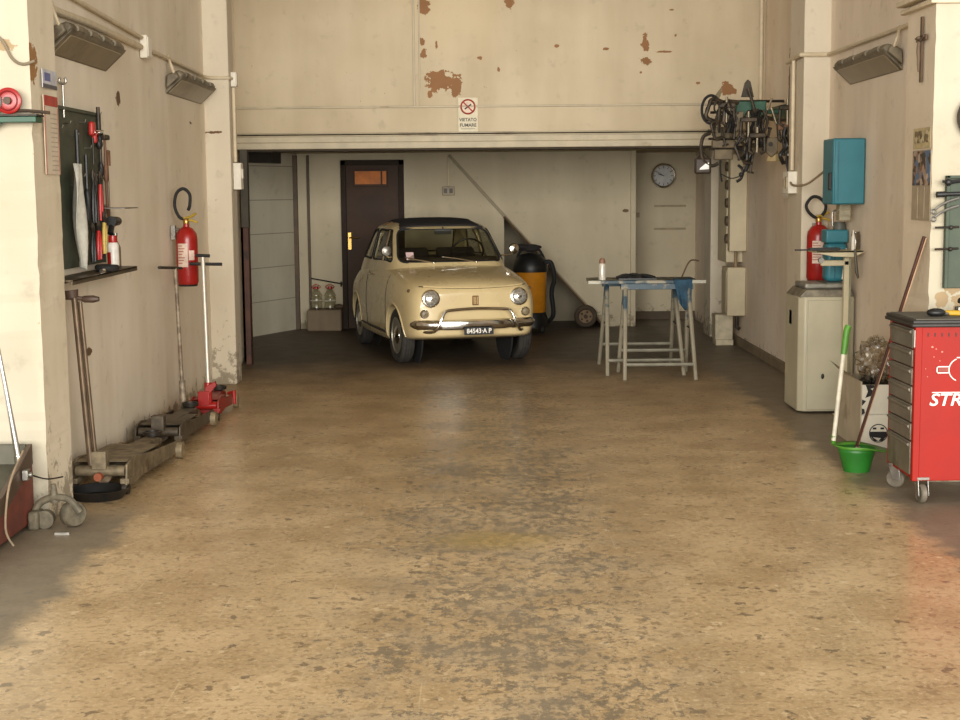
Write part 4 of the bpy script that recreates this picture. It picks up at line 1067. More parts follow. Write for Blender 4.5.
part(MB().lathe([(.165, .22), (.175, .24), (.185, .68), (.19, .69)], None, 32), 'tank', vy, t)
part(MB().lathe([(.195, .685), (.20, .72), (.195, .76), (.17, .83), (.12, .88), (.03, .90)], None, 32), 'motor_head', black_plastic, t)
part(MB().lathe([(.20, .06), (.20, .15), (.17, .23)], None, 28), 'base', black_plastic, t)
part(MB().tube(smooth_path([(.10, -.06, .75), (.22, -.08, .80), (.27, -.05, .62), (.24, 0, .45), (.26, .02, .2), (.2, .1, .1)], 6), .026, 10), 'hose', rubber, t)
part(MB().tube(smooth_path([(-.16, 0, .80), (-.10, 0, .93), (.08, 0, .95), (.17, 0, .80)], 5), .016, 8), 'carry_handle', black_plastic, t)
part(MB().tube([(-.155, -.03, .70), (-.16, -.03, .58)], .012).tube([(.165, -.03, .70), (.17, -.03, .58)], .012), 'latches', black_plastic, t)
for a in (.6, 2.4, 3.9, 5.5):
    part(MB().lathe([(.01, -.015), (.04, -.015), (.04, .015), (.01, .015)], Matrix.Translation((.18 * math.cos(a), .18 * math.sin(a), .04)) @ Matrix.Rotation(PI / 2, 4, 'Y'), 14), 'castor', rubber, t)
for i, (x0, z0, lab) in enumerate([(-.18, .86, 'dark crumpled cloth bundle on top of the yellow vacuum cleaner')]):
    m = MB(); rr = random.Random(3)
    for k in range(7): m.sphere((rr.uniform(-.14, .14), rr.uniform(-.06, .06), rr.uniform(-.01, .02)), rr.uniform(.04, .07), (1.5, 1.1, .55), 10)
    o = m.build('cloth_bundle', mat('cloth_dark', (40, 36, 34), .9), None); o.location = (.55, 16.46, .955)
    tag(o, lab, 'cloth')
t = thing('spare_wheel', 'small brown wheel leaning at the foot of the stair edge', 'wheel', (1.24, 16.90, .135))
t.rotation_euler = (.12, 0, 0)
part(MB().torus(.105, .030, FACE_CAM, 32, 12), 'tyre', mat('tyre_brown_dust', (74, 62, 48), .85), t)
part(MB().lathe([(.01, -.012), (.085, -.015), (.085, .015), (.01, .012)], FACE_CAM, 28), 'rim', mat('rim_tan', (128, 102, 70), .6), t)
part(MB().cyl((0, -.03, 0), (0, .03, 0), .025, n=16), 'hub', dark_iron, t)
for k in range(5):
    a = k * 2 * PI / 5
    part(MB().cyl((.055 * math.cos(a), -.022, .055 * math.sin(a)), (.055 * math.cos(a), -.01, .055 * math.sin(a)), .013, n=10), 'rim_hole', dark_iron, t)

# ------------------------------------------------------------------ right wall electric cabinets
cabm = mat('electric_cabinet_cream', (196, 182, 150), .5, 0, .06, 4)
t = thing('electric_panel', 'tall cream electric panel with open breaker row on the rear right wall', 'electrical panel', (2.50, 14.50, .98))
part(MB().box(0, .168, 0, .12, 0, .96), 'cabinet', cabm, t, bevel=.006)
part(MB().box(.0, .168, .20, .72, -.12, .96), 'back_box', cabm, t, bevel=.006)
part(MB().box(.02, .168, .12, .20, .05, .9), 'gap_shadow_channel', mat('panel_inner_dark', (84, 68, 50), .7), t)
for k in range(5):
    part(MB().lathe([(.045, -.03), (.05, 0), (.045, .03)], Matrix.Translation((.01, .16, .12 + k * .18)) @ Matrix.Rotation(PI / 2, 4, 'Y'), 14), 'breaker_knob', mat('panel_inner_dark', (0, 0, 0)), t)
t = thing('fuse_box', 'cream wall box with rounded door below the tall electric panel', 'electrical panel', (2.48, 14.50, .33))
part(MB().box(0, .188, 0, .32, 0, .49), 'cabinet', cabm, t, bevel=.012)
part(MB().box(-.008, .0, .03, .29, .04, .45), 'door', cabm, t, bevel=.004)
part(MB().tube([(.12, .1, 0), (.12, .1, -.12), (.15, .1, -.14)], .02), 'cable_gland', dark_iron, t)
part(MB().tube([(.10, .1, .48), (.10, .1, .645)], .016), 'feed_pipe', mat('pipe_tan', (140, 118, 88), .6), t)
tag(MB().box(2.42, 2.60, 14.83, 15.05, .06, .32).box(2.43, 2.61, 14.84, 15.06, 0, .06).build('floor_box', mat('box_off_white', (190, 178, 150), .6), None, bevel=.006), 'small off-white box standing on the floor by the rear right column', 'box')

# ------------------------------------------------------------------ trestles, top and what lies on it
tm = mat('trestle_painted_steel', (142, 138, 122), .45, .3, .12, 8)
def blue_splash():
    m, tt, b = newmat('trestle_blue_splashed')
    z = tt.sep(tt.pos())[2]; n = tt.noise(tt.pos(), 9, 5, .6)
    k = tt.step(tt.math('ADD', z, tt.math('MULTIPLY', tt.math('SUBTRACT', n, .5), 1.1)), .56, .74)
    col = tt.mix(k, tt.mix(n, srgb(120, 112, 92), srgb(158, 150, 130)), tt.mix(n, srgb(34, 54, 66), srgb(70, 92, 104)))
    tt.put(b.inputs['Base Color'], col); b.inputs['Roughness'].default_value = .5
    return m
tmb = blue_splash()
def trestle(label, x0, x1, yf, yb, ztop):
    t = thing('trestle', label, 'trestle', ((x0 + x1) / 2, (yf + yb) / 2, 0))
    w = (x1 - x0) / 2; d = (yb - yf) / 2
    part(MB().box(-w - .03, w + .03, -.03, .03, ztop - .05, ztop), 'top_rail', tmb, t, bevel=.004)
    for s in (-1, 1):
        for q in (-1, 1):
            part(MB().tube([(s * (w - .01), q * .02, ztop - .04), (s * (w + .02), q * d, .0)], [.020, .017], 8), 'leg', tmb, t)
    for q, z in ((-1, .13), (1, .20)):
        k = 1 - z / ztop
        part(MB().tube([(-w - .01, q * d * k, z), (w + .01, q * d * k, z)], .015, 8), 'stretcher', tm, t)
    part(MB().tube([(-w, -.10, .42), (-w, .10, .42)], .008), 'spreader', dark_iron, t)
    part(MB().tube([(w, -.10, .42), (w, .10, .42)], .008), 'spreader', dark_iron, t)
    return t
trestle('front steel trestle splashed with blue paint', 1.24, 1.80, 12.12, 12.72, .80)
trestle('rear steel trestle partly hidden behind the front one', 1.12, 1.74, 12.42, 13.30, .80)
tt_ = thing('work_board', 'narrow tabletop with blue paint stains lying on the trestles', 'tabletop', (1.44, 12.62, .80))
m, q, b = newmat('tabletop_blue_stained')
n = q.noise(q.pos(), 5, 5, .6)
q.put(b.inputs['Base Color'], q.mix(q.step(n, .44, .54), srgb(142, 134, 114), srgb(40, 62, 72))); b.inputs['Roughness'].default_value = .5
part(MB().box(-.49, .44, -.22, .26, 0, .028), 'board', m, tt_, bevel=.004)
part(MB().box(.30, .50, -.23, -.17, -.002, .03).box(-.51, -.40, -.23, -.17, -.002, .03), 'edge_batten', tm, tt_, bevel=.003)
t = thing('spray_can', 'white aerosol can standing on the left end of the trestle top', 'spray can', (1.06, 12.50, .829))
part(MB().lathe([(.030, 0), (.032, .005), (.032, .13), (.022, .15)], None, 20), 'can', mat('can_silver', (206, 200, 186), .35, .2), t)
part(MB().lathe([(.026, .14), (.027, .165), (.018, .185), (.004, .188)], None, 18), 'cap', mat('cap_brown', (128, 92, 70), .5), t)
m = MB(); rr = random.Random(11)
for k in range(9):
    a = rr.uniform(-.14, .14)
    m.tube(smooth_path([(a - .08, rr.uniform(-.05, .05), .01), (a, rr.uniform(-.06, .06), rr.uniform(.02, .045)), (a + .10, rr.uniform(-.05, .05), .012)], 4), .013, 7)
m.box(-.20, .13, -.07, .07, 0, .012)
o = m.build('cable_bundle', black_plastic, None); o.location = (1.40, 12.55, .829); tag(o, 'flat black bundle of cable lying on the trestle top', 'cable bundle')
def drape(u, v):
    if v < .5: return ((u - .5) * .15, -.02 - .22 * 0 + .18 * (0.5 - v), .004 + .003 * math.sin(u * 9))
    k = (v - .5) * 2
    w = .16 * (1 - .35 * k)
    return ((u - .5) * w + .02 * k, -.035 - .018 * math.sin(u * 11 + 1) * k, -.26 * k * (1 - .25 * abs(u - .5) * 2))
cloth('paint_rag', 'blue paint soaked rag hanging over the right end of the trestle top', 'rag', mat('rag_blue', (40, 72, 92), .85, 0, .25, 14), (1.74, 12.415, .829), drape)
t = thing('tape_roll', 'white roll hanging under the right end of the trestle top', 'tape', (1.785, 12.62, .70))
part(MB().torus(.042, .018, Matrix.Rotation(PI / 2, 4, 'X') @ Matrix.Diagonal((1, 1.2, 1, 1)), 24, 10), 'roll', white_plastic, t)
part(MB().tube([(0, 0, .06), (0, 0, .10)], .004), 'hook_wire', steel, t)
tag(MB().tube(smooth_path([(1.78, 12.75, .83), (1.84, 12.78, .95), (1.88, 12.8, .98), (1.94, 12.8, .97)], 5), .007, 8).build('bent_wire', mat('wire_brown', (96, 76, 56), .5, .4), None), 'bent metal wire standing up behind the right end of the trestle top', 'wire')

# ------------------------------------------------------------------ blue-green wall cabinet
teal = mat('teal_paint', (50, 116, 128), .4, 0, .05, 5)
t = thing('wall_cabinet', 'blue-green metal cabinet hung on the right wall above the shelf', 'cabinet', (2.445, 10.08, 1.485))
part(MB().box(0, .224, 0, .30, 0, .455), 'body', teal, t, bevel=.012, seg=3)
part(MB().box(.008, .216, -.018, 0, .005, .45), 'door', teal, t, bevel=.008)
part(MB().box(.03, .036, -.0205, -.017, .02, .43), 'door_fold', mat('teal_dark', (36, 96, 112), .4), t)
part(MB().cbox((-.008, .05, .16), (.02, .04, .12)), 'cable_entry', black_plastic, t, bevel=.004)
tag(MB().box(2.55, 2.63, 10.30, 10.40, 1.37, 1.49).box(2.545, 2.635, 10.295, 10.40, 1.40, 1.41).box(2.545, 2.635, 10.295, 10.40, 1.44, 1.45).build('ribbed_conduit_box', mat('duct_grey', (160, 150, 124), .6), None, bevel=.004), 'ribbed grey duct directly under the blue-green cabinet', 'duct')

# ------------------------------------------------------------------ grey floor cabinet, teal grinder, shelf stand
gm = mat('cabinet_grey_green', (176, 168, 142), .45, 0, .06, 3, dirt=(128, 116, 92), dirt_amt=.12)
t = thing('floor_cabinet', 'pale grey metal cabinet on the floor against the right wall', 'cabinet', (2.265, 10.24, 0))
part(MB().prism([(.04, 0), (.39, 0), (.39, .46), (0, .46), (0, .04)], 'z', .015, .835), 'body', gm, t, bevel=.008)
part(MB().box(.06, .38, -.012, 0, .03, .81), 'door', gm, t, bevel=.004)
part(MB().prism([(.0, .832), (.39, .832), (.37, .885), (.05, .885)], 'y', .01, .46), 'top', mat('cabinet_top_worn', (128, 120, 102), .5, .3, .2, 14, dirt=(80, 70, 56), dirt_amt=.5), t, bevel=.006)
part(MB().box(.06, .36, .10, .44, .885, .925), 'tray', mat('tray_scratched', (140, 136, 124), .4, .4, .2, 16), t, bevel=.01)
part(MB().box(.205, .210, .09, .44, .924, .929), 'tray_seam', dark_iron, t)
part(MB().box(.0, .004, .25, .33, .62, .72), 'side_scratch_plate', dark_iron, t)
part(MB().sphere((.17, -.014, .27), .012, (1, .3, 1.6)), 'keyhole', black_plastic, t)
t = thing('bench_grinder', 'blue-green pump unit with grey motor standing on the pale cabinet', 'machine', (2.585, 10.55, .926))
part(MB().box(-.078, .075, -.07, .08, 0, .28), 'pedestal', teal, t, bevel=.03, seg=3)
part(MB().box(-.02, -.012, -.073, -.068, .02, .26), 'front_rib', mat('teal_dark', (0, 0, 0)), t)
part(MB().box(-.085, .078, -.08, .09, .28, .375), 'head', teal, t, bevel=.012)
part(MB().cyl((0.03, 0, .37), (.03, 0, .43), .05, .04, 18), 'motor_cap', mat('motor_grey', (84, 84, 76), .5), t)
part(MB().tube(smooth_path([(-.02, 0, .40), (-.02, 0, .50), (.03, 0, .51), (.06, 0, .50), (.065, 0, .44)], 4), .008), 'copper_pipe', steel, t)
part(MB().tube([(.06, -.09, .24), (.03, -.11, .02)], .006), 'white_lever', white_plastic, t)
sm = mat('shelf_beige_paint', (188, 176, 144), .5, 0, .08, 6)
t = thing('stand_shelf', 'narrow beige metal shelf stand in front of the blue-green machine', 'shelf', (2.56, 10.12, 0))
part(MB().box(-.24, .095, -.12, .12, 1.155, 1.17).prism([(-.24, 1.17), (-.24, 1.155), (-.12, 1.13), (.02, 1.125), (.09, 1.155), (.09, 1.17)], 'y', -.12, -.108), 'shelf_top', sm, t, bevel=.003)
part(MB().box(-.018, .018, -.02, .02, 0.0, 1.12), 'post', sm, t, bevel=.003)
part(MB().box(.018, .03, -.02, .02, 0, 1.12), 'post_edge', mat('post_green_grey', (128, 126, 100), .5), t)
part(MB().box(-.18, .02, -.02, .02, 1.06, 1.10), 'arm', sm, t, bevel=.008)
part(MB().cyl((-.18, -.03, 1.10), (-.18, .0, 1.10), .02, n=14), 'bolt', steel, t)
part(MB().box(-.06, .06, -.06, .06, 0, .012), 'foot', sm, t)
o = tag(MB().box(-.10, .11, -.02, .02, 0, .020).box(-.20, -.10, -.012, .012, .0, .010).build('flat_file', black_plastic, None, bevel=.003), 'flat black bar lying on the front left of the beige shelf stand', 'file'); o.location = (2.38, 10.03, 1.171)
t = thing('paint_tube', 'slim white bottle standing on the right of the beige shelf stand', 'bottle', (2.60, 10.10, 1.171))
part(MB().lathe([(.013, 0), (.014, .01), (.013, .09), (.006, .11), (.005, .135)], None, 14), 'bottle_body', white_plastic, t); t.name = 'slim_bottle'
t = thing('glass_jar', 'empty clear jar behind the slim white bottle on the beige shelf', 'jar', (2.635, 10.17, 1.171))
part(MB().lathe([(.03, 0), (.032, .01), (.032, .10), (.027, .11), (.027, .125)], None, 18, False), 'jar_body', mat('dull_glass', (0, 0, 0)), t)
tag(MB().tube([(2.585, 9.99, 1.18), (2.60, 9.985, 1.02), (2.61, 9.985, .98)], [.008, .012, .006], 8).build('hanging_tool', mat('tool_grey_dark', (84, 78, 64), .5, .4), None), 'grey hook tool hanging from the right edge of the beige shelf', 'tool')

# ------------------------------------------------------------------ broom, dustpan, sweeping brush and cardboard box
brm = mat('broom_green', (78, 134, 40), .5); bowl_m = mat('dustpan_green', (34, 108, 32), .45, 0, .1, 8)
t = thing('dustpan', 'green plastic dustpan on the floor beside the cardboard box', 'dustpan', (2.135, 8.12, 0))
# deep scoop: half bowl with a flared lighter plate
m = MB(); vs = []; fs = []; N = 20
for i in range(7):
    k = i / 6; r0 = .066 + .032 * k; z = .0 + .135 * k
    for j in range(N + 1):
        a = 2 * PI * j / N
        vs.append((r0 * math.cos(a) * 1.1, r0 * math.sin(a), z))
for i in range(6):
    for j in range(N): fs.append((i * (N + 1) + j, i * (N + 1) + j + 1, (i + 1) * (N + 1) + j + 1, (i + 1) * (N + 1) + j))
fs.append(tuple(range(N + 1)))
o = part(m.add(vs, fs), 'bowl', bowl_m, t); md = o.modifiers.new('s', 'SOLIDIFY'); md.thickness = .005
vs = []; fs = []
for (rx, ry, cx, cy, zz) in ((.106, .098, 0, 0, .134), (.13, .105, .02, .01, .145), (.175, .12, .045, .02, .150)):
    for j in range(36):
        a = 2 * PI * j / 36; x_ = cx + rx * math.cos(a)
        vs.append((x_, cy + ry * math.sin(a), zz - .22 * max(0, x_ - .03) * (zz > .14)))
for i in range(2):
    for j in range(36): fs.append((i * 36 + j, i * 36 + (j + 1) % 36, i * 36 + 36 + (j + 1) % 36, i * 36 + 36 + j))
o = part(MB().add(vs, fs), 'lip_plate', brm, t, ang=80); md = o.modifiers.new('s', 'SOLIDIFY'); md.thickness = .006
part(MB().tube([(-.12, .05, .15), (-.125, .03, .20)], .014), 'handle_socket', brm, t)
part(MB().tube([(-.125, .03, .17), (-.065, .07, .70)], .013, 12), 'handle', mat('handle_white', (206, 198, 176), .5), t)
part(MB().tube(smooth_path([(-.068, .068, .66), (-.060, .072, .72), (-.052, .075, .79), (-.04, .08, .82)], 4), [.018] * 4 + [.019] * 9, 12), 'grip', brm, t)
t = thing('long_brush', 'long dark brush handle leaning from the dustpan up to the right pillar', 'brush', (2.135, 8.13, .10))
bh = mat('handle_copper_brown', (74, 46, 36), .35, .2, .1, 6)
end = Vector((2.395, 7.82, 1.335)) - Vector((2.135, 8.13, .10))
part(MB().tube([(0, 0, .03), end], .0105, 12), 'handle', bh, t)
part(MB().tube([(.009, -.012, .05), end * .995 + Vector((.009, -.012, 0))], .003, 6), 'highlight_strip', mat('handle_strip_tan', (186, 150, 118), .4), t)
part(MB().lathe([(.022, 0), (.018, .02), (.013, .04)], rot_to(end), 16), 'ferrule', mat('ferrule_grey', (170, 160, 140), .5), t)
part(MB().cbox((0, 0, -.012), (.08, .04, .03)), 'head', mat('brush_head', (120, 112, 84), .6), t, bevel=.008)
bx_m = mat('carton_white', (220, 212, 192), .7, 0, .05, 6); bx_s = mat('carton_side_grey', (178, 164, 138), .75, 0, .08, 5, dirt=(140, 124, 98), dirt_amt=.3)
t = thing('cardboard_box', 'white cardboard box with a round black logo between broom and red tool cart', 'box', (2.34, 8.80, 0))
part(MB().box(0, .31, 0, .008, 0, .40).box(.302, .31, 0, .55, 0, .38), 'front_panel', bx_m, t)
part(MB().box(-.008, 0, 0, .55, 0, .42), 'side_panel', bx_s, t)
part(MB().box(0, .31, .542, .55, 0, .40).box(0, .31, .0, .55, 0, .006), 'rear_panel', bx_s, t)
part(MB().add([(-.008, .04, .42), (-.008, .50, .42), (-.09, .46, .50), (-.085, .10, .47)], [(0, 1, 2, 3)]), 'side_flap', bx_s, t)
part(MB().box(.004, .31, .0, .005, .215, .217), 'print_line', mat('carton_line', (196, 184, 160), .7), t)
lg = part(MB().lathe([(.001, 0), (.058, 0), (.058, .001), (.001, .001)], Matrix.Translation((.105, -.0015, .10)) @ FACE_CAM, 32, False), 'round_logo', black_ink, t)
part(MB().lathe([(.001, 0), (.052, 0), (.052, .001), (.001, .001)], Matrix.Translation((.105, -.0025, .10)) @ FACE_CAM, 32, False), 'logo_ground', bx_m, lg)
part(MB().cbox((.105, -.0045, .095), (.108, .001, .030)).prism([(.057, .08), (.153, .08), (.13, .052), (.08, .052)], 'y', -.005, -.004), 'logo_band', black_ink, lg)
part(MB().cbox((.08, -.0048, .130), (.022, .001, .012)).cbox((.127, -.0048, .130), (.022, .001, .012)), 'logo_marks', black_ink, lg)
part(MB().prism([(.07, .076), (.105, .052), (.12, .07)], 'y', -.0062, -.0056), 'logo_chevron', bx_m, lg)
part(MB().prism([(.02, .32), (.075, .34), (.075, .36), (.05, .375), (.075, .385), (.07, .40), (.02, .40), (.035, .36)], 'y', -.002, -.0005), 'black_mark', black_ink, t)
part(MB().prism([(.0, .215), (.02, .225), (.015, .25), (0.0, .255)], 'y', -.002, -.0005).prism([(.0, .27), (.025, .30), (.0, .31)], 'y', -.002, -.0005), 'black_mark', black_ink, t)
def bagmesh(seed, n=22):
    rr = random.Random(seed); m = MB(); v = []; f = []
    for i in range(n + 1):
        th = PI * i / n
        for j in range(n * 2):
            a = PI * j / n
            r_ = 1 + .16 * math.sin(a * 5 + th * 7 + seed) + .12 * math.sin(a * 9 - th * 5) + rr.uniform(-.07, .07)
            v.append((math.sin(th) * math.cos(a) * r_, math.sin(th) * math.sin(a) * r_, math.cos(th) * r_))
    for i in range(n):
        for j in range(n * 2):
            f.append((i * 2 * n + j, i * 2 * n + (j + 1) % (2 * n), (i + 1) * 2 * n + (j + 1) % (2 * n), (i + 1) * 2 * n + j))
    return m.add(v, f)
o = bagmesh(2).build('clear_plastic_bag', thin_glass('clear_plastic_film', (240, 236, 226), .22, .22), None, ang=12)
o.scale = (.11, .14, .12); o.location = (2.48, 9.02, .53); tag(o, 'crumpled clear plastic bag on top of the cardboard box', 'plastic bag')
o = bagmesh(5).build('black_bin_bag', mat('black_film', (28, 26, 24), .3), None, ang=20)
o.scale = (.105, .19, .10); o.location = (2.48, 9.07, .30); tag(o, 'black plastic bag stuffed inside the cardboard box', 'plastic bag')
o = bagmesh(9, 12).build('brown_paper_bag', mat('paper_tan', (170, 120, 66), .8, 0, .1), None, ang=20)
o.scale = (.045, .10, .09); o.location = (2.60, 9.22, .46); tag(o, 'tan paper bag beside the clear bag, in the cardboard box', 'paper bag')

# ------------------------------------------------------------------ red tool cart
cr = mat('cart_red', (152, 27, 14), .5, 0, .05, 4, dirt=(150, 46, 38), dirt_amt=.1)
cr.node_tree.nodes['Principled BSDF'].inputs['Specular IOR Level'].default_value = .25
cg = mat('cart_drawer_grey', (122, 114, 100), .4, .4, .15, 6, dirt=(70, 62, 50), dirt_amt=.35)
t = thing('tool_cart', 'red steel tool cart with grey drawers on castors at the right edge', 'tool cart', (2.195, 7.25, 0))
part(MB().box(0.01, .72, 0, .45, .115, .905), 'body', cr, t, bevel=.006)
part(MB().box(-.006, .03, -.004, .03, .115, .905), 'corner_post', cr, t, bevel=.004)
part(MB().box(-.006, .03, .42, .454, .115, .905), 'corner_post', cr, t, bevel=.004)
part(MB().box(-.025, .74, -.02, .47, .918, .938).box(-.03, .745, -.025, .475, .902, .921), 'top_tray', mat('cart_top_black', (48, 44, 40), .5, .1, .15, 14), t, bevel=.006)
part(MB().box(-.005, .72, 0, .45, .936, .942), 'top_mat', mat('cart_mat', (92, 86, 74), .7, 0, .1, 18), t)
hts = [.105, .092, .092, .092, .092, .092, .175]
z = .897
for i, h_ in enumerate(hts):
    z -= h_ + .002
    dw = part(MB().box(-.012, .005, .03, .42, z, z + h_ - .004), 'drawer', cg, t, bevel=.004)
    part(MB().prism([(-.012, z + h_ - .010), (-.024, z + h_ - .016), (-.024, z + h_ - .024), (-.012, z + h_ - .036)], 'y', .04, .41), 'drawer_pull', cg, dw, bevel=.002)
part(MB().box(-.010, .0, .0, .025, .80, .885), 'corner_tape', mat('tape_silver', (176, 170, 160), .4, .3), t)
for k in range(14): part(MB().box(.055 + k * .035, .061 + k * .035, -.0015, .001, .853, .872), 'slot', black_ink, t)
M = Matrix.Translation((.07, -.002, .53)) @ FACE_CAM
text_mesh('cart_lettering', 'STRA', .088, M, white_ink, t, .001, shear=.22, align='LEFT', sx=1.12, bold=.0012)
part(MB().box(.085, .34, -.0022, -.001, .568, .572), 'lettering_bar', white_ink, t)
eb = part(MB().box(.105, .17, -.0022, -.001, .667, .672).box(.105, .17, -.0022, -.001, .698, .703).box(.105, .110, -.0022, -.001, .667, .703), 'emblem', white_ink, t)
part(MB().torus(.058, .003, Matrix.Translation((.225, -.002, .685)) @ FACE_CAM, 30, 6, a0=PI * .62, a1=PI * 1.38).box(.205, .235, -.003, -.001, .744, .749), 'emblem_ring', white_ink, eb)
part(MB().box(.115, .165, -.0022, -.001, .676, .694), 'emblem_fill', mat('emblem_brown', (150, 60, 44), .5), eb)
g = MB()
for (xx, zz, r_) in [(.08, .80, .006), (.10, .79, .004), (.13, .775, .005), (.09, .75, .003), (.12, .73, .003), (.05, .69, .003), (.06, .65, .003)]:
    g.add([(xx - r_, -.0012, zz), (xx, -.0012, zz - r_ * .6), (xx + r_ * 1.4, -.0012, zz), (xx, -.0012, zz + r_)], [(0, 1, 2, 3)])
part(g, 'paint_chips', mat('chip_pink', (224, 150, 128), .6), t)
wm = mat('castor_grey', (108, 100, 86), .5, .2, .2, 14)
def castor(x, y, yaw):
    c = part(MB().lathe([(.01, -.014), (.044, -.016), (.05, -.010), (.05, .010), (.044, .016), (.01, .014)], Matrix.Translation((x, y - .015, .050)) @ Matrix.Rotation(yaw, 4, 'Z') @ Matrix.Rotation(PI / 2, 4, 'Y'), 24), 'castor_wheel', wm, t)
    R2 = Matrix.Translation((x, y, 0)) @ Matrix.Rotation(yaw, 4, 'Z')
    m_ = MB()
    for s in (-1, 1): m_.prism([(-.045, .04), (.0, .045), (.03, .125), (-.03, .125)], 'x', s * .026 - .003, s * .026 + .003, R2)
    m_.box(-.032, .032, -.035, .035, .12, .135, R2)
    part(m_, 'castor_fork', steel, c, bevel=.002)
for (x, y, yaw) in ((.05, .03, .1), (.03, .42, .9), (.67, .03, -.2), (.67, .42, .4)): castor(x, y, yaw)
# things on the cart
t = thing('box_cutter', 'yellow and black cutter lying on the red tool cart', 'cutter', (2.42, 7.45, .943), math.radians(-28))
part(MB().box(-.02, .11, -.014, .014, 0, .026), 'grip', mat('tool_yellow', (206, 160, 40), .4), t, bevel=.007)
part(MB().box(-.08, -.02, -.012, .012, 0.002, .020), 'nose', black_plastic, t, bevel=.004)
t = thing('tape_measure', 'black rounded tool lying left on the red tool cart', 'tool', (2.34, 7.41, .943))
part(MB().sphere((0, 0, .018), .045, (1.1, .8, .5)), 'case', black_plastic, t)
part(MB().tube([(.03, 0, .012), (.07, .02, .008)], .008), 'tip', steel, t)
t = thing('nut_driver', 'small steel post standing on the red tool cart', 'tool', (2.455, 7.35, .943))
part(MB().cyl((0, 0, 0), (0, 0, .075), .006, n=10), 'shaft', steel, t)
t = thing('steel_block', 'dull steel block on the red tool cart near the picture edge', 'block', (2.50, 7.48, .943))
part(MB().cbox((0, 0, .022), (.07, .06, .044)), 'block', steel, t, bevel=.005)
t = thing('hand_torch', 'black hand tool resting over the steel block on the red tool cart', 'tool', (2.51, 7.48, .998))
part(MB().tube([(-.035, -.02, .02), (.06, .02, -.01)], [.015, .013], 12), 'barrel', black_plastic, t)

# ------------------------------------------------------------------ right near pillar: crucifix, papers, tool board
t = thing('crucifix', 'wooden crucifix with a pale figure on the side of the right pillar', 'crucifix', (2.405, 7.99, 2.34))
part(MB().box(-.006, .006, -.014, .014, -.175, .175).box(-.006, .006, -.085, .085, .045, .075), 'cross', mat('crucifix_wood', (92, 72, 54), .8), t, bevel=.002)
fg = part(MB().tube([(-.014, 0, .045), (-.016, .004, -.01), (-.014, 0, -.045), (-.016, -.004, -.08), (-.013, 0, -.12)], [.010, .011, .010, .008, .005], 10), 'figure', mat('figure_bronze', (104, 86, 66), .7, 0), t)
part(MB().tube([(-.012, -.075, .065), (-.015, 0, .04), (-.012, .075, .065)], [.004, .006, .004], 8), 'figure_arms', mat('figure_bronze', (0, 0, 0)), fg)
part(MB().sphere((-.016, 0, .062), .011), 'figure_head', mat('figure_bronze', (0, 0, 0)), fg)
def picture_mat(name, cols, sc):
    m, q, b = newmat(name); o = q.obj()
    v = q.new('ShaderNodeTexVoronoi'); v.inputs['Scale'].default_value = sc; q.put(v.inputs['Vector'], q.vec('ADD', o, q.vec('MULTIPLY', nzcol(q, o, 20), (.05, .05, .05))))
    s_ = q.sep(v.outputs['Color'])
    c = q.mix(s_[0], srgb(*cols[0]), srgb(*cols[1])); c = q.mix(q.math('GREATER_THAN', s_[1], .55), c, srgb(*cols[2])); c = q.mix(q.math('GREATER_THAN', s_[2], .75), c, srgb(*cols[3]))
    q.put(b.inputs['Base Color'], c); b.inputs['Roughness'].default_value = .5
    return m
t = thing('wall_calendar', 'narrow calendar with a colour picture on the side of the right pillar', 'calendar', (2.418, 7.80, 1.42))
part(MB().box(-.004, 0, 0, .33, 0, .38), 'sheet', mat('calendar_grey_paper', (160, 144, 118), .7, 0, .06), t)
part(MB().box(-.006, -.004, .01, .32, .19, .375), 'picture', picture_mat('calendar_picture', [(120, 84, 62), (180, 160, 140), (84, 104, 130), (60, 52, 44)], 26), t)
part(MB().box(-.0055, -.004, .10, .102, .01, .18).box(-.0055, -.004, .22, .222, .01, .18), 'column_lines', mat('print_grey', (0, 0, 0)), t)
t = thing('paper_clipping', 'small yellowed paper clipping above the right pillar calendar', 'paper', (2.418, 7.83, 1.81))
part(MB().box(-.003, 0, 0, .30, 0, .11), 'sheet', mat('clipping_paper', (184, 166, 124), .7), t)
part(MB().box(-.005, -.003, .02, .27, .03, .095), 'print', picture_mat('clipping_print', [(150, 130, 90), (190, 176, 140), (110, 96, 66), (96, 76, 50)], 30), t)
tbm = mat('toolboard_dark_green', (64, 74, 58), .6, .1, .15, 8)
t = thing('tool_board', 'dark green tool board on the front of the right pillar', 'tool board', (2.49, 7.795, 1.06))
part(MB().box(0, .5, -.02, 0, 0, .60), 'panel', tbm, t, bevel=.003)
part(MB().box(0, .02, -.035, -.02, 0, .60).box(0, .5, -.035, -.02, .585, .60), 'frame', tbm, t, bevel=.003)
t = thing('hand_torch', 'black torch sticking out left at the top of the right tool board', 'torch', (2.46, 7.74, 1.56))
part(MB().cyl((-.03, 0, 0), (.015, 0, .002), .016, n=14), 'head', black_plastic, t)
part(MB().cyl((.015, 0, .002), (.11, 0, .004), .011, n=14), 'barrel', black_plastic, t)
t = thing('black_clamp', 'black clamp knob at the top left corner of the right tool board', 'clamp', (2.50, 7.74, 1.625))
part(MB().sphere((-.01, 0, 0), .02).tube([(-.01, 0, 0), (-.04, 0, .005)], .007).tube([(0, 0, 0), (.08, .01, .01)], .010), 'clamp_body', black_plastic, t)
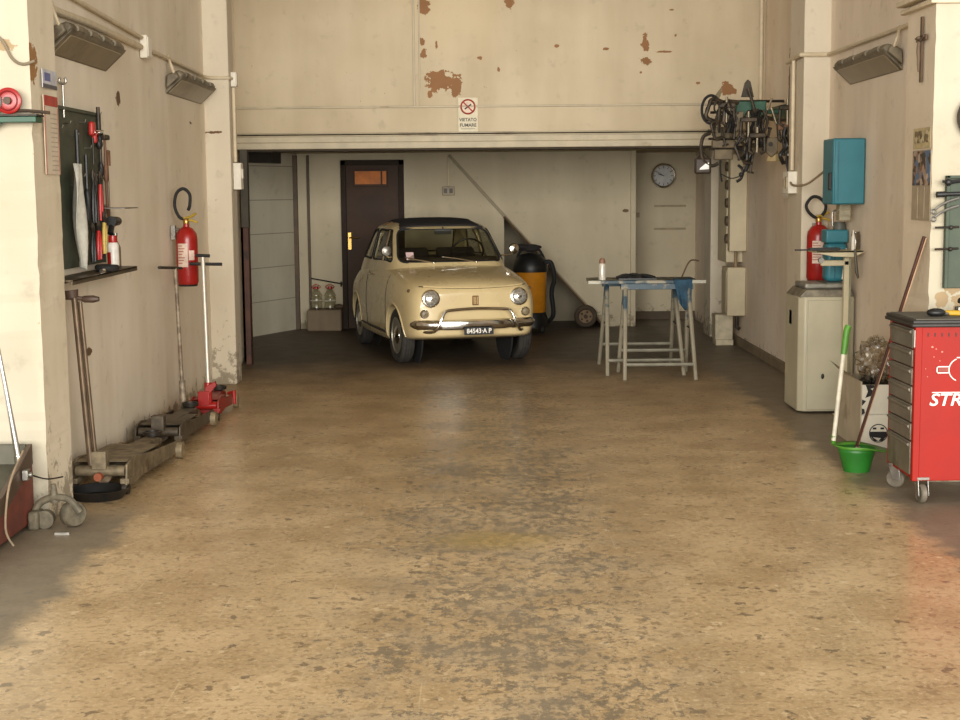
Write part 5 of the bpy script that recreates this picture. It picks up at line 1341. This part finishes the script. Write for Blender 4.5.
for (zz, ln, lab, k) in [(1.50, .09, 'upper silver curved spanner hooked on the right tool board', 1), (1.46, .10, 'lower silver curved spanner hooked on the right tool board', -1)]:
    t = thing('spanner', lab, 'spanner', (2.50, 7.745, zz))
    part(MB().tube(smooth_path([(.05, 0, .04), (0, 0, .025), (-.05, 0, 0), (-.075, 0, -.02)], 4), .007, 8), 'shaft', steel, t)
    part(MB().torus(.012, .005, Matrix.Translation((-.082, 0, -.03)) @ FACE_CAM, 14, 6), 'ring_end', steel, t)
for zz, lab in ((1.385, 'upper dark rod sticking out of the right tool board'), (1.27, 'lower dark rod with knob sticking out of the right tool board')):
    tag(MB().tube([(2.43, 7.745, zz), (2.56, 7.76, zz + .003)], .006, 8).sphere((2.515, 7.75, zz), .012).build('steel_rod', dark_iron, None), lab, 'rod')
t = thing('spare_wheel', 'dark round wheel hung on the front of the right pillar at the picture edge', 'wheel', (2.66, 7.76, 1.965))
part(MB().torus(.105, .022, FACE_CAM, 32, 10), 'tyre', mat('wheel_brown_black', (66, 56, 44), .6), t)
part(MB().lathe([(.01, -.012), (.09, -.012), (.09, .012), (.01, .012)], FACE_CAM, 28), 'disc', dark_iron, t)
part(MB().cyl((0, .04, 0), (0, -.03, 0), .02), 'hub', steel, t)

# ------------------------------------------------------------------ clamps and tools hanging at the lintel's right end
rk = thing('hanging_rack', 'green steel hanging rack in the corner right of the opening', 'rack', (2.65, 12.7, 2.25))
rg = mat('rack_green', (42, 88, 66), .45, .1, .15, 10)
rg2 = mat('rack_green_dull', (72, 82, 52), .5, .1, .15, 10)
part(MB().box(-.02, .02, -.75, .45, -.05, .07), 'wall_rail', rg2, rk, bevel=.004)
part(MB().box(-.42, -.16, -.02, .02, -.04, .10).box(-.40, .0, -.01, .01, -.01, .03), 'front_plate', rg, rk, bevel=.006)
part(MB().box(-.29, -.285, -.024, -.02, -.04, .10), 'plate_seam', black_plastic, rk)
part(MB().tube([(-.66, .0, .10), (.0, .02, .10)], .012, 8).tube([(-.60, .25, .02), (.0, .25, .02)], .012, 8), 'rod', dark_iron, rk)
dm = mat('clamp_grimy', (66, 58, 46), .55, .4, .25, 22, dirt=(96, 76, 54), dirt_amt=.4)
dl = mat('clamp_pale_steel', (150, 138, 116), .45, .6, .15, 16)
def g_clamp(label, x, y, z, s=1.0, rot=0.0, m=dm):
    t = thing('screw_clamp', label, 'clamp', (x, y - .03, z)); t.rotation_euler = (0, rot, .25)
    part(MB().tube([(.05 * s, 0, -.0), (-.04 * s, 0, 0), (-.055 * s, 0, -.02 * s), (-.055 * s, 0, -.16 * s), (-.04 * s, 0, -.18 * s), (.05 * s, 0, -.18 * s)], .018 * s, 8), 'frame', m, t)
    part(MB().tube([(.045 * s, 0, -.28 * s), (.045 * s, 0, -.09 * s)], .012 * s, 8), 'screw', m, t)
    part(MB().cyl((.045 * s, 0, -.09 * s), (.045 * s, 0, -.075 * s), .018 * s), 'pad', m, t)
    part(MB().tube([(.01 * s, 0, -.27 * s), (.08 * s, 0, -.27 * s)], .009 * s, 8), 'tommy_bar', m, t)
    return t
G = [('grimy screw clamp at the upper left of the hanging tools', 2.13, 12.72, 2.36, 1.0, .35), ('grimy screw clamp below the upper left one', 2.10, 12.70, 2.17, .8, -.3),
     ('dark screw clamp hanging beside the left edge of the green plate', 2.22, 12.62, 2.33, 1.1, .1), ('dark screw clamp in front of the green plate', 2.38, 12.60, 2.24, 1.1, -.15),
     ('dark screw clamp under the green plate, right side', 2.47, 12.62, 2.20, 1.0, .2), ('small screw clamp under the wall rail', 2.56, 12.45, 2.16, .9, -.1),
     ('screw clamp lowest in the middle of the hanging tools', 2.37, 12.58, 1.97, .85, .15), ('screw clamp hanging at the far right by the wall rail', 2.62, 12.2, 2.13, .9, .25)]
for i_, a in enumerate(G): g_clamp(a[0], a[1], a[2] - .05 - .06 * (i_ % 4), *a[3:])
def bar_pair(name, label, p0, p1, r=.009, m=dl, cat='bar', tip=True):
    t = thing(name, label, cat, p0); d_ = Vector(p1) - Vector(p0)
    part(MB().tube([(0, 0, 0), d_], r, 8), 'shaft', m, t)
    if tip: part(MB().tube([d_ * .78, d_ * 1.02], r * 1.7, 8), 'grip', black_plastic, t)
    return t
bar_pair('long_lever', 'long pale lever sloping down left across the hanging tools', (2.50, 12.50, 2.36), (2.28, 12.45, 1.76), .010)
bar_pair('long_lever', 'long pale lever sloping down right across the hanging tools', (2.49, 12.46, 2.28), (2.66, 12.42, 1.76), .009)
bar_pair('long_lever', 'curved grey lever hanging over the right half of the green plate', (2.38, 12.55, 2.45), (2.50, 12.5, 2.02), .014, dm, 'bar', False)
bar_pair('tie_rod', 'short bright rod hanging in front of the left edge of the green plate', (2.235, 12.685, 2.35), (2.22, 12.68, 2.08), .009, chrome, 'rod', False)
t = thing('clamp_block', 'grey vice block hanging low in the middle left of the tools', 'vice', (2.19, 12.66, 1.93))
part(MB().box(-.09, .09, -.03, .03, .10, .20).box(-.10, .10, -.035, .035, .02, .09).box(-.08, .08, -.03, .03, -.08, .01), 'jaw_block', mat('vice_grey', (112, 98, 74), .6, .2, .2, 12), t, bevel=.008)
part(MB().tube([(-.13, 0, .10), (.14, 0, .10)], .010).tube([(-.12, 0, .012), (.14, 0, .012)], .010), 'guide_bar', dark_iron, t)
t = thing('coil_spring', 'grey spring hanging low in the middle of the tools', 'spring', (2.36, 12.5, 1.97))
pts = [(.025 * math.cos(a), .025 * math.sin(a), -a * .0035) for a in [k * PI / 5 for k in range(90)]]
part(MB().tube(pts, .006, 6), 'coil', dl, t)
t = thing('cable_coil', 'black looped cable hanging at the left end of the tools', 'cable', (2.08, 12.66, 2.28))
part(MB().torus(.10, .012, Matrix.Translation((0, 0, 0)) @ FACE_CAM @ Matrix.Diagonal((.8, 1.2, 1, 1)), 28, 8), 'loop', rubber, t)
part(MB().tube(smooth_path([(.06, 0, -.02), (.09, 0, -.25), (.085, 0, -.5), (.10, 0, -.62)], 5), .008, 8), 'tail', rubber, t)
part(MB().torus(.075, .010, Matrix.Translation((.03, -.015, -.02)) @ FACE_CAM, 24, 8), 'loop', dm, t)
t = thing('pulling_hook', 'bent steel hook hanging left of the vice block', 'hook', (2.05, 12.68, 2.02))
part(MB().tube(smooth_path([(.03, 0, .06), (-.03, 0, .03), (-.05, 0, -.06), (-.03, 0, -.17), (.04, 0, -.22), (.10, 0, -.20)], 5), .016, 8), 'hook_body', dm, t)
t = thing('inspection_lamp', 'dark lamp head with a bright reflector at the lower left of the tools', 'lamp', (2.02, 12.70, 1.80))
part(MB().box(-.07, .07, -.03, .05, -.07, .07), 'head', mat('lamp_dark', (62, 50, 40), .5), t, bevel=.02, seg=3)
part(MB().prism([(-.035, -.035), (.05, -.03), (.05, .028), (.02, .022), (-.03, -.02)], 'y', -.034, -.028), 'reflector', mat('reflector_white', (240, 238, 230), .2, .1), t, bevel=.004)
part(MB().tube([(-.05, 0, .07), (0, 0, .12), (.05, 0, .07)], .007), 'hanger', dark_iron, t)
t = thing('yellowed_funnel', 'small yellowed cloth cone hanging in the lower middle of the tools', 'cloth', (2.50, 12.40, 1.90))
part(MB().lathe([(.065, -.07), (.055, -.04), (.028, .03), (.008, .06)], None, 9, False), 'cone', mat('funnel_cream', (184, 160, 112), .7), t, ang=10)
t.name = 'cloth_cone'
t = thing('peaked_bracket', 'grey triangular steel plate standing above the green plate', 'bracket', (2.38, 12.62, 2.38))
part(MB().prism([(-.05, 0), (.06, 0), (.03, .13), (.005, .15), (-.02, .12)], 'y', -.01, .01), 'plate', dm, t, bevel=.004)
t = thing('peaked_bracket', 'pale leather strap end above the left of the green plate', 'strap', (2.12, 12.68, 2.40))
part(MB().prism([(-.06, -.06), (-.02, -.02), (.05, .07), (.045, .0), (.0, -.09)], 'y', -.006, .006), 'strap', mat('strap_olive', (118, 106, 76), .7), t)
t.name = 'leather_strap'
for i, (x, z, l, lab) in enumerate([(2.62, 2.44, .20, 'thin upright steel pin on the wall rail, left one'), (2.64, 2.40, .16, 'thin upright steel pin on the wall rail, right one')]):
    tag(MB().tube([(x, 12.35 - i * .25, z), (x, 12.35 - i * .25, z - l)], .010, 8).build('steel_pin', dm, None), lab, 'pin')
t = thing('locking_pliers', 'black locking pliers hanging lowest at the right of the tools', 'pliers', (2.60, 12.30, 1.84))
part(MB().tube([(0, 0, .10), (-.01, 0, -.02), (.02, 0, -.14)], .011, 8), 'grip', black_plastic, t)
part(MB().tube([(.01, 0, .10), (.03, 0, -.02), (.05, 0, -.12)], .010, 8), 'grip', black_plastic, t)
part(MB().cbox((0.01, -.012, .04), (.03, .01, .018)), 'bright_pad', white_ink, t)
t = thing('hose_clamp', 'black spring clamp hanging below the levers, left of the cloth cone', 'clamp', (2.29, 12.45, 1.74))
part(MB().tube(smooth_path([(-.01, 0, .06), (.03, 0, .02), (.02, 0, -.05), (-.02, 0, -.08)], 4), .012, 8).sphere((.02, 0, -.02), .022), 'body', black_plastic, t)
t.name = 'spring_clamp'
tag(MB().tube(smooth_path([(2.08, 12.55, 1.73), (2.16, 12.5, 1.69), (2.24, 12.5, 1.71), (2.29, 12.5, 1.76)], 5), .005, 6).build('thin_wire', black_plastic, None), 'thin black wire drooping under the vice block', 'wire')
for i, (x, z, s_, lab) in enumerate([(2.56, 2.12, 1.0, 'brown wooden mallet head hanging under the wall rail'), ]):
    t = thing('wooden_mallet', lab, 'mallet', (x, 12.30, z))
    part(MB().box(-.05, .06, -.04, .04, -.035, .035), 'head', mat('mallet_wood', (140, 104, 76), .6), t, bevel=.01)
    part(MB().tube([(0, 0, -.03), (0.01, 0, -.25)], .012, 8), 'handle', dark_iron, t)
for k, (x, z) in enumerate([(2.63, 2.0), (2.645, 1.93)]):
    tag(MB().tube([(x - .08, 12.1, z + .05), (x, 12.15, z)], .014, 8).tube([(x, 12.15, z), (x - .02, 12.12, z - .12)], .010, 8).build('angle_tool', dm, None), ('dark angled tool against the right wall under the mallet', 'dark angled tool lowest against the right wall')[k], 'tool')

# more of the dense cluster
def spread(name, label, cat, x, y, z, build):
    t = thing(name, label, cat, (x, y - .16 - .05 * (len(label) % 4), z)); build(t); return t
def puller(t):
    part(MB().cbox((0, 0, 0), (.14, .05, .04)), 'crossbar', dm, t, bevel=.008)
    for s_ in (-1, 1): part(MB().tube([(s_ * .06, 0, 0), (s_ * .065, 0, -.13), (s_ * .03, 0, -.15)], .014, 8), 'arm', dm, t)
    part(MB().tube([(0, 0, .07), (0, 0, -.14)], .011, 8), 'screw', dl, t)
spread('gear_puller', 'two-armed gear puller left of the green plate, highest of the pullers', 'puller', 2.17, 12.60, 2.30, puller)
spread('gear_puller', 'two-armed gear puller in front of the lower edge of the green plate', 'puller', 2.33, 12.56, 2.17, puller)
spread('gear_puller', 'two-armed gear puller just above the spring', 'puller', 2.40, 12.54, 2.04, puller)
spread('gear_puller', 'two-armed gear puller beside the wall rail on the right', 'puller', 2.55, 12.40, 2.26, puller)
def bundle(seed, w, h, n, r_):
    def f(t):
        rr = random.Random(seed)
        for k in range(n):
            x = rr.uniform(-w, w); pts = [(x, rr.uniform(-.03, .03), h * .5)]
            for q in range(4): pts.append((x + rr.uniform(-.04, .04), rr.uniform(-.03, .03), h * .5 - h * (q + 1) / 4))
            part(MB().tube(smooth_path(pts, 4), r_ * rr.uniform(.8, 1.4), 7), 'strap', (black_plastic, dm, dark_iron)[k % 3], t)
    return f
spread('strap_bundle', 'dark bundle of straps hanging under the green plate', 'straps', 2.42, 12.60, 2.10, bundle(1, .08, .30, 7, .011))
spread('strap_bundle', 'dark bundle of straps hanging from the left end of the rack', 'straps', 2.12, 12.68, 2.20, bundle(2, .07, .26, 6, .010))
spread('strap_bundle', 'dark bundle of straps hanging at the right below the levers', 'straps', 2.56, 12.36, 1.95, bundle(3, .06, .30, 6, .011))
spread('strap_bundle', 'dark bundle of straps between vice block and spring', 'straps', 2.30, 12.60, 1.96, bundle(4, .05, .24, 5, .010))
def plate(t):
    part(MB().prism([(-.07, 0), (.07, .01), (.06, -.12), (.01, -.16), (-.06, -.10)], 'y', -.012, .012), 'plate', mat('vice_grey', (0, 0, 0)), t, bevel=.006)
    part(MB().cyl((0, -.02, -.05), (0, -.005, -.05), .02, n=12), 'bolt', dark_iron, t)
spread('steel_bracket', 'brown-grey steel bracket hanging above the vice block', 'bracket', 2.25, 12.64, 2.24, plate)
spread('steel_bracket', 'brown-grey steel bracket hanging right of the spring', 'bracket', 2.46, 12.50, 2.02, plate)

for o in list(scene.objects):                                      # seat the cluster a little further along the rack
    if o.parent is None and 12.0 < o.location.y < 13.0 and 1.95 < o.location.x < 2.46 and o.location.z > 1.6:
        o.location.x -= .07
conduit('white vertical pipe in the corner where the lintel wall meets the right wall', [(2.63, 13.67, 2.42), (2.63, 13.67, 3.36)], .018)
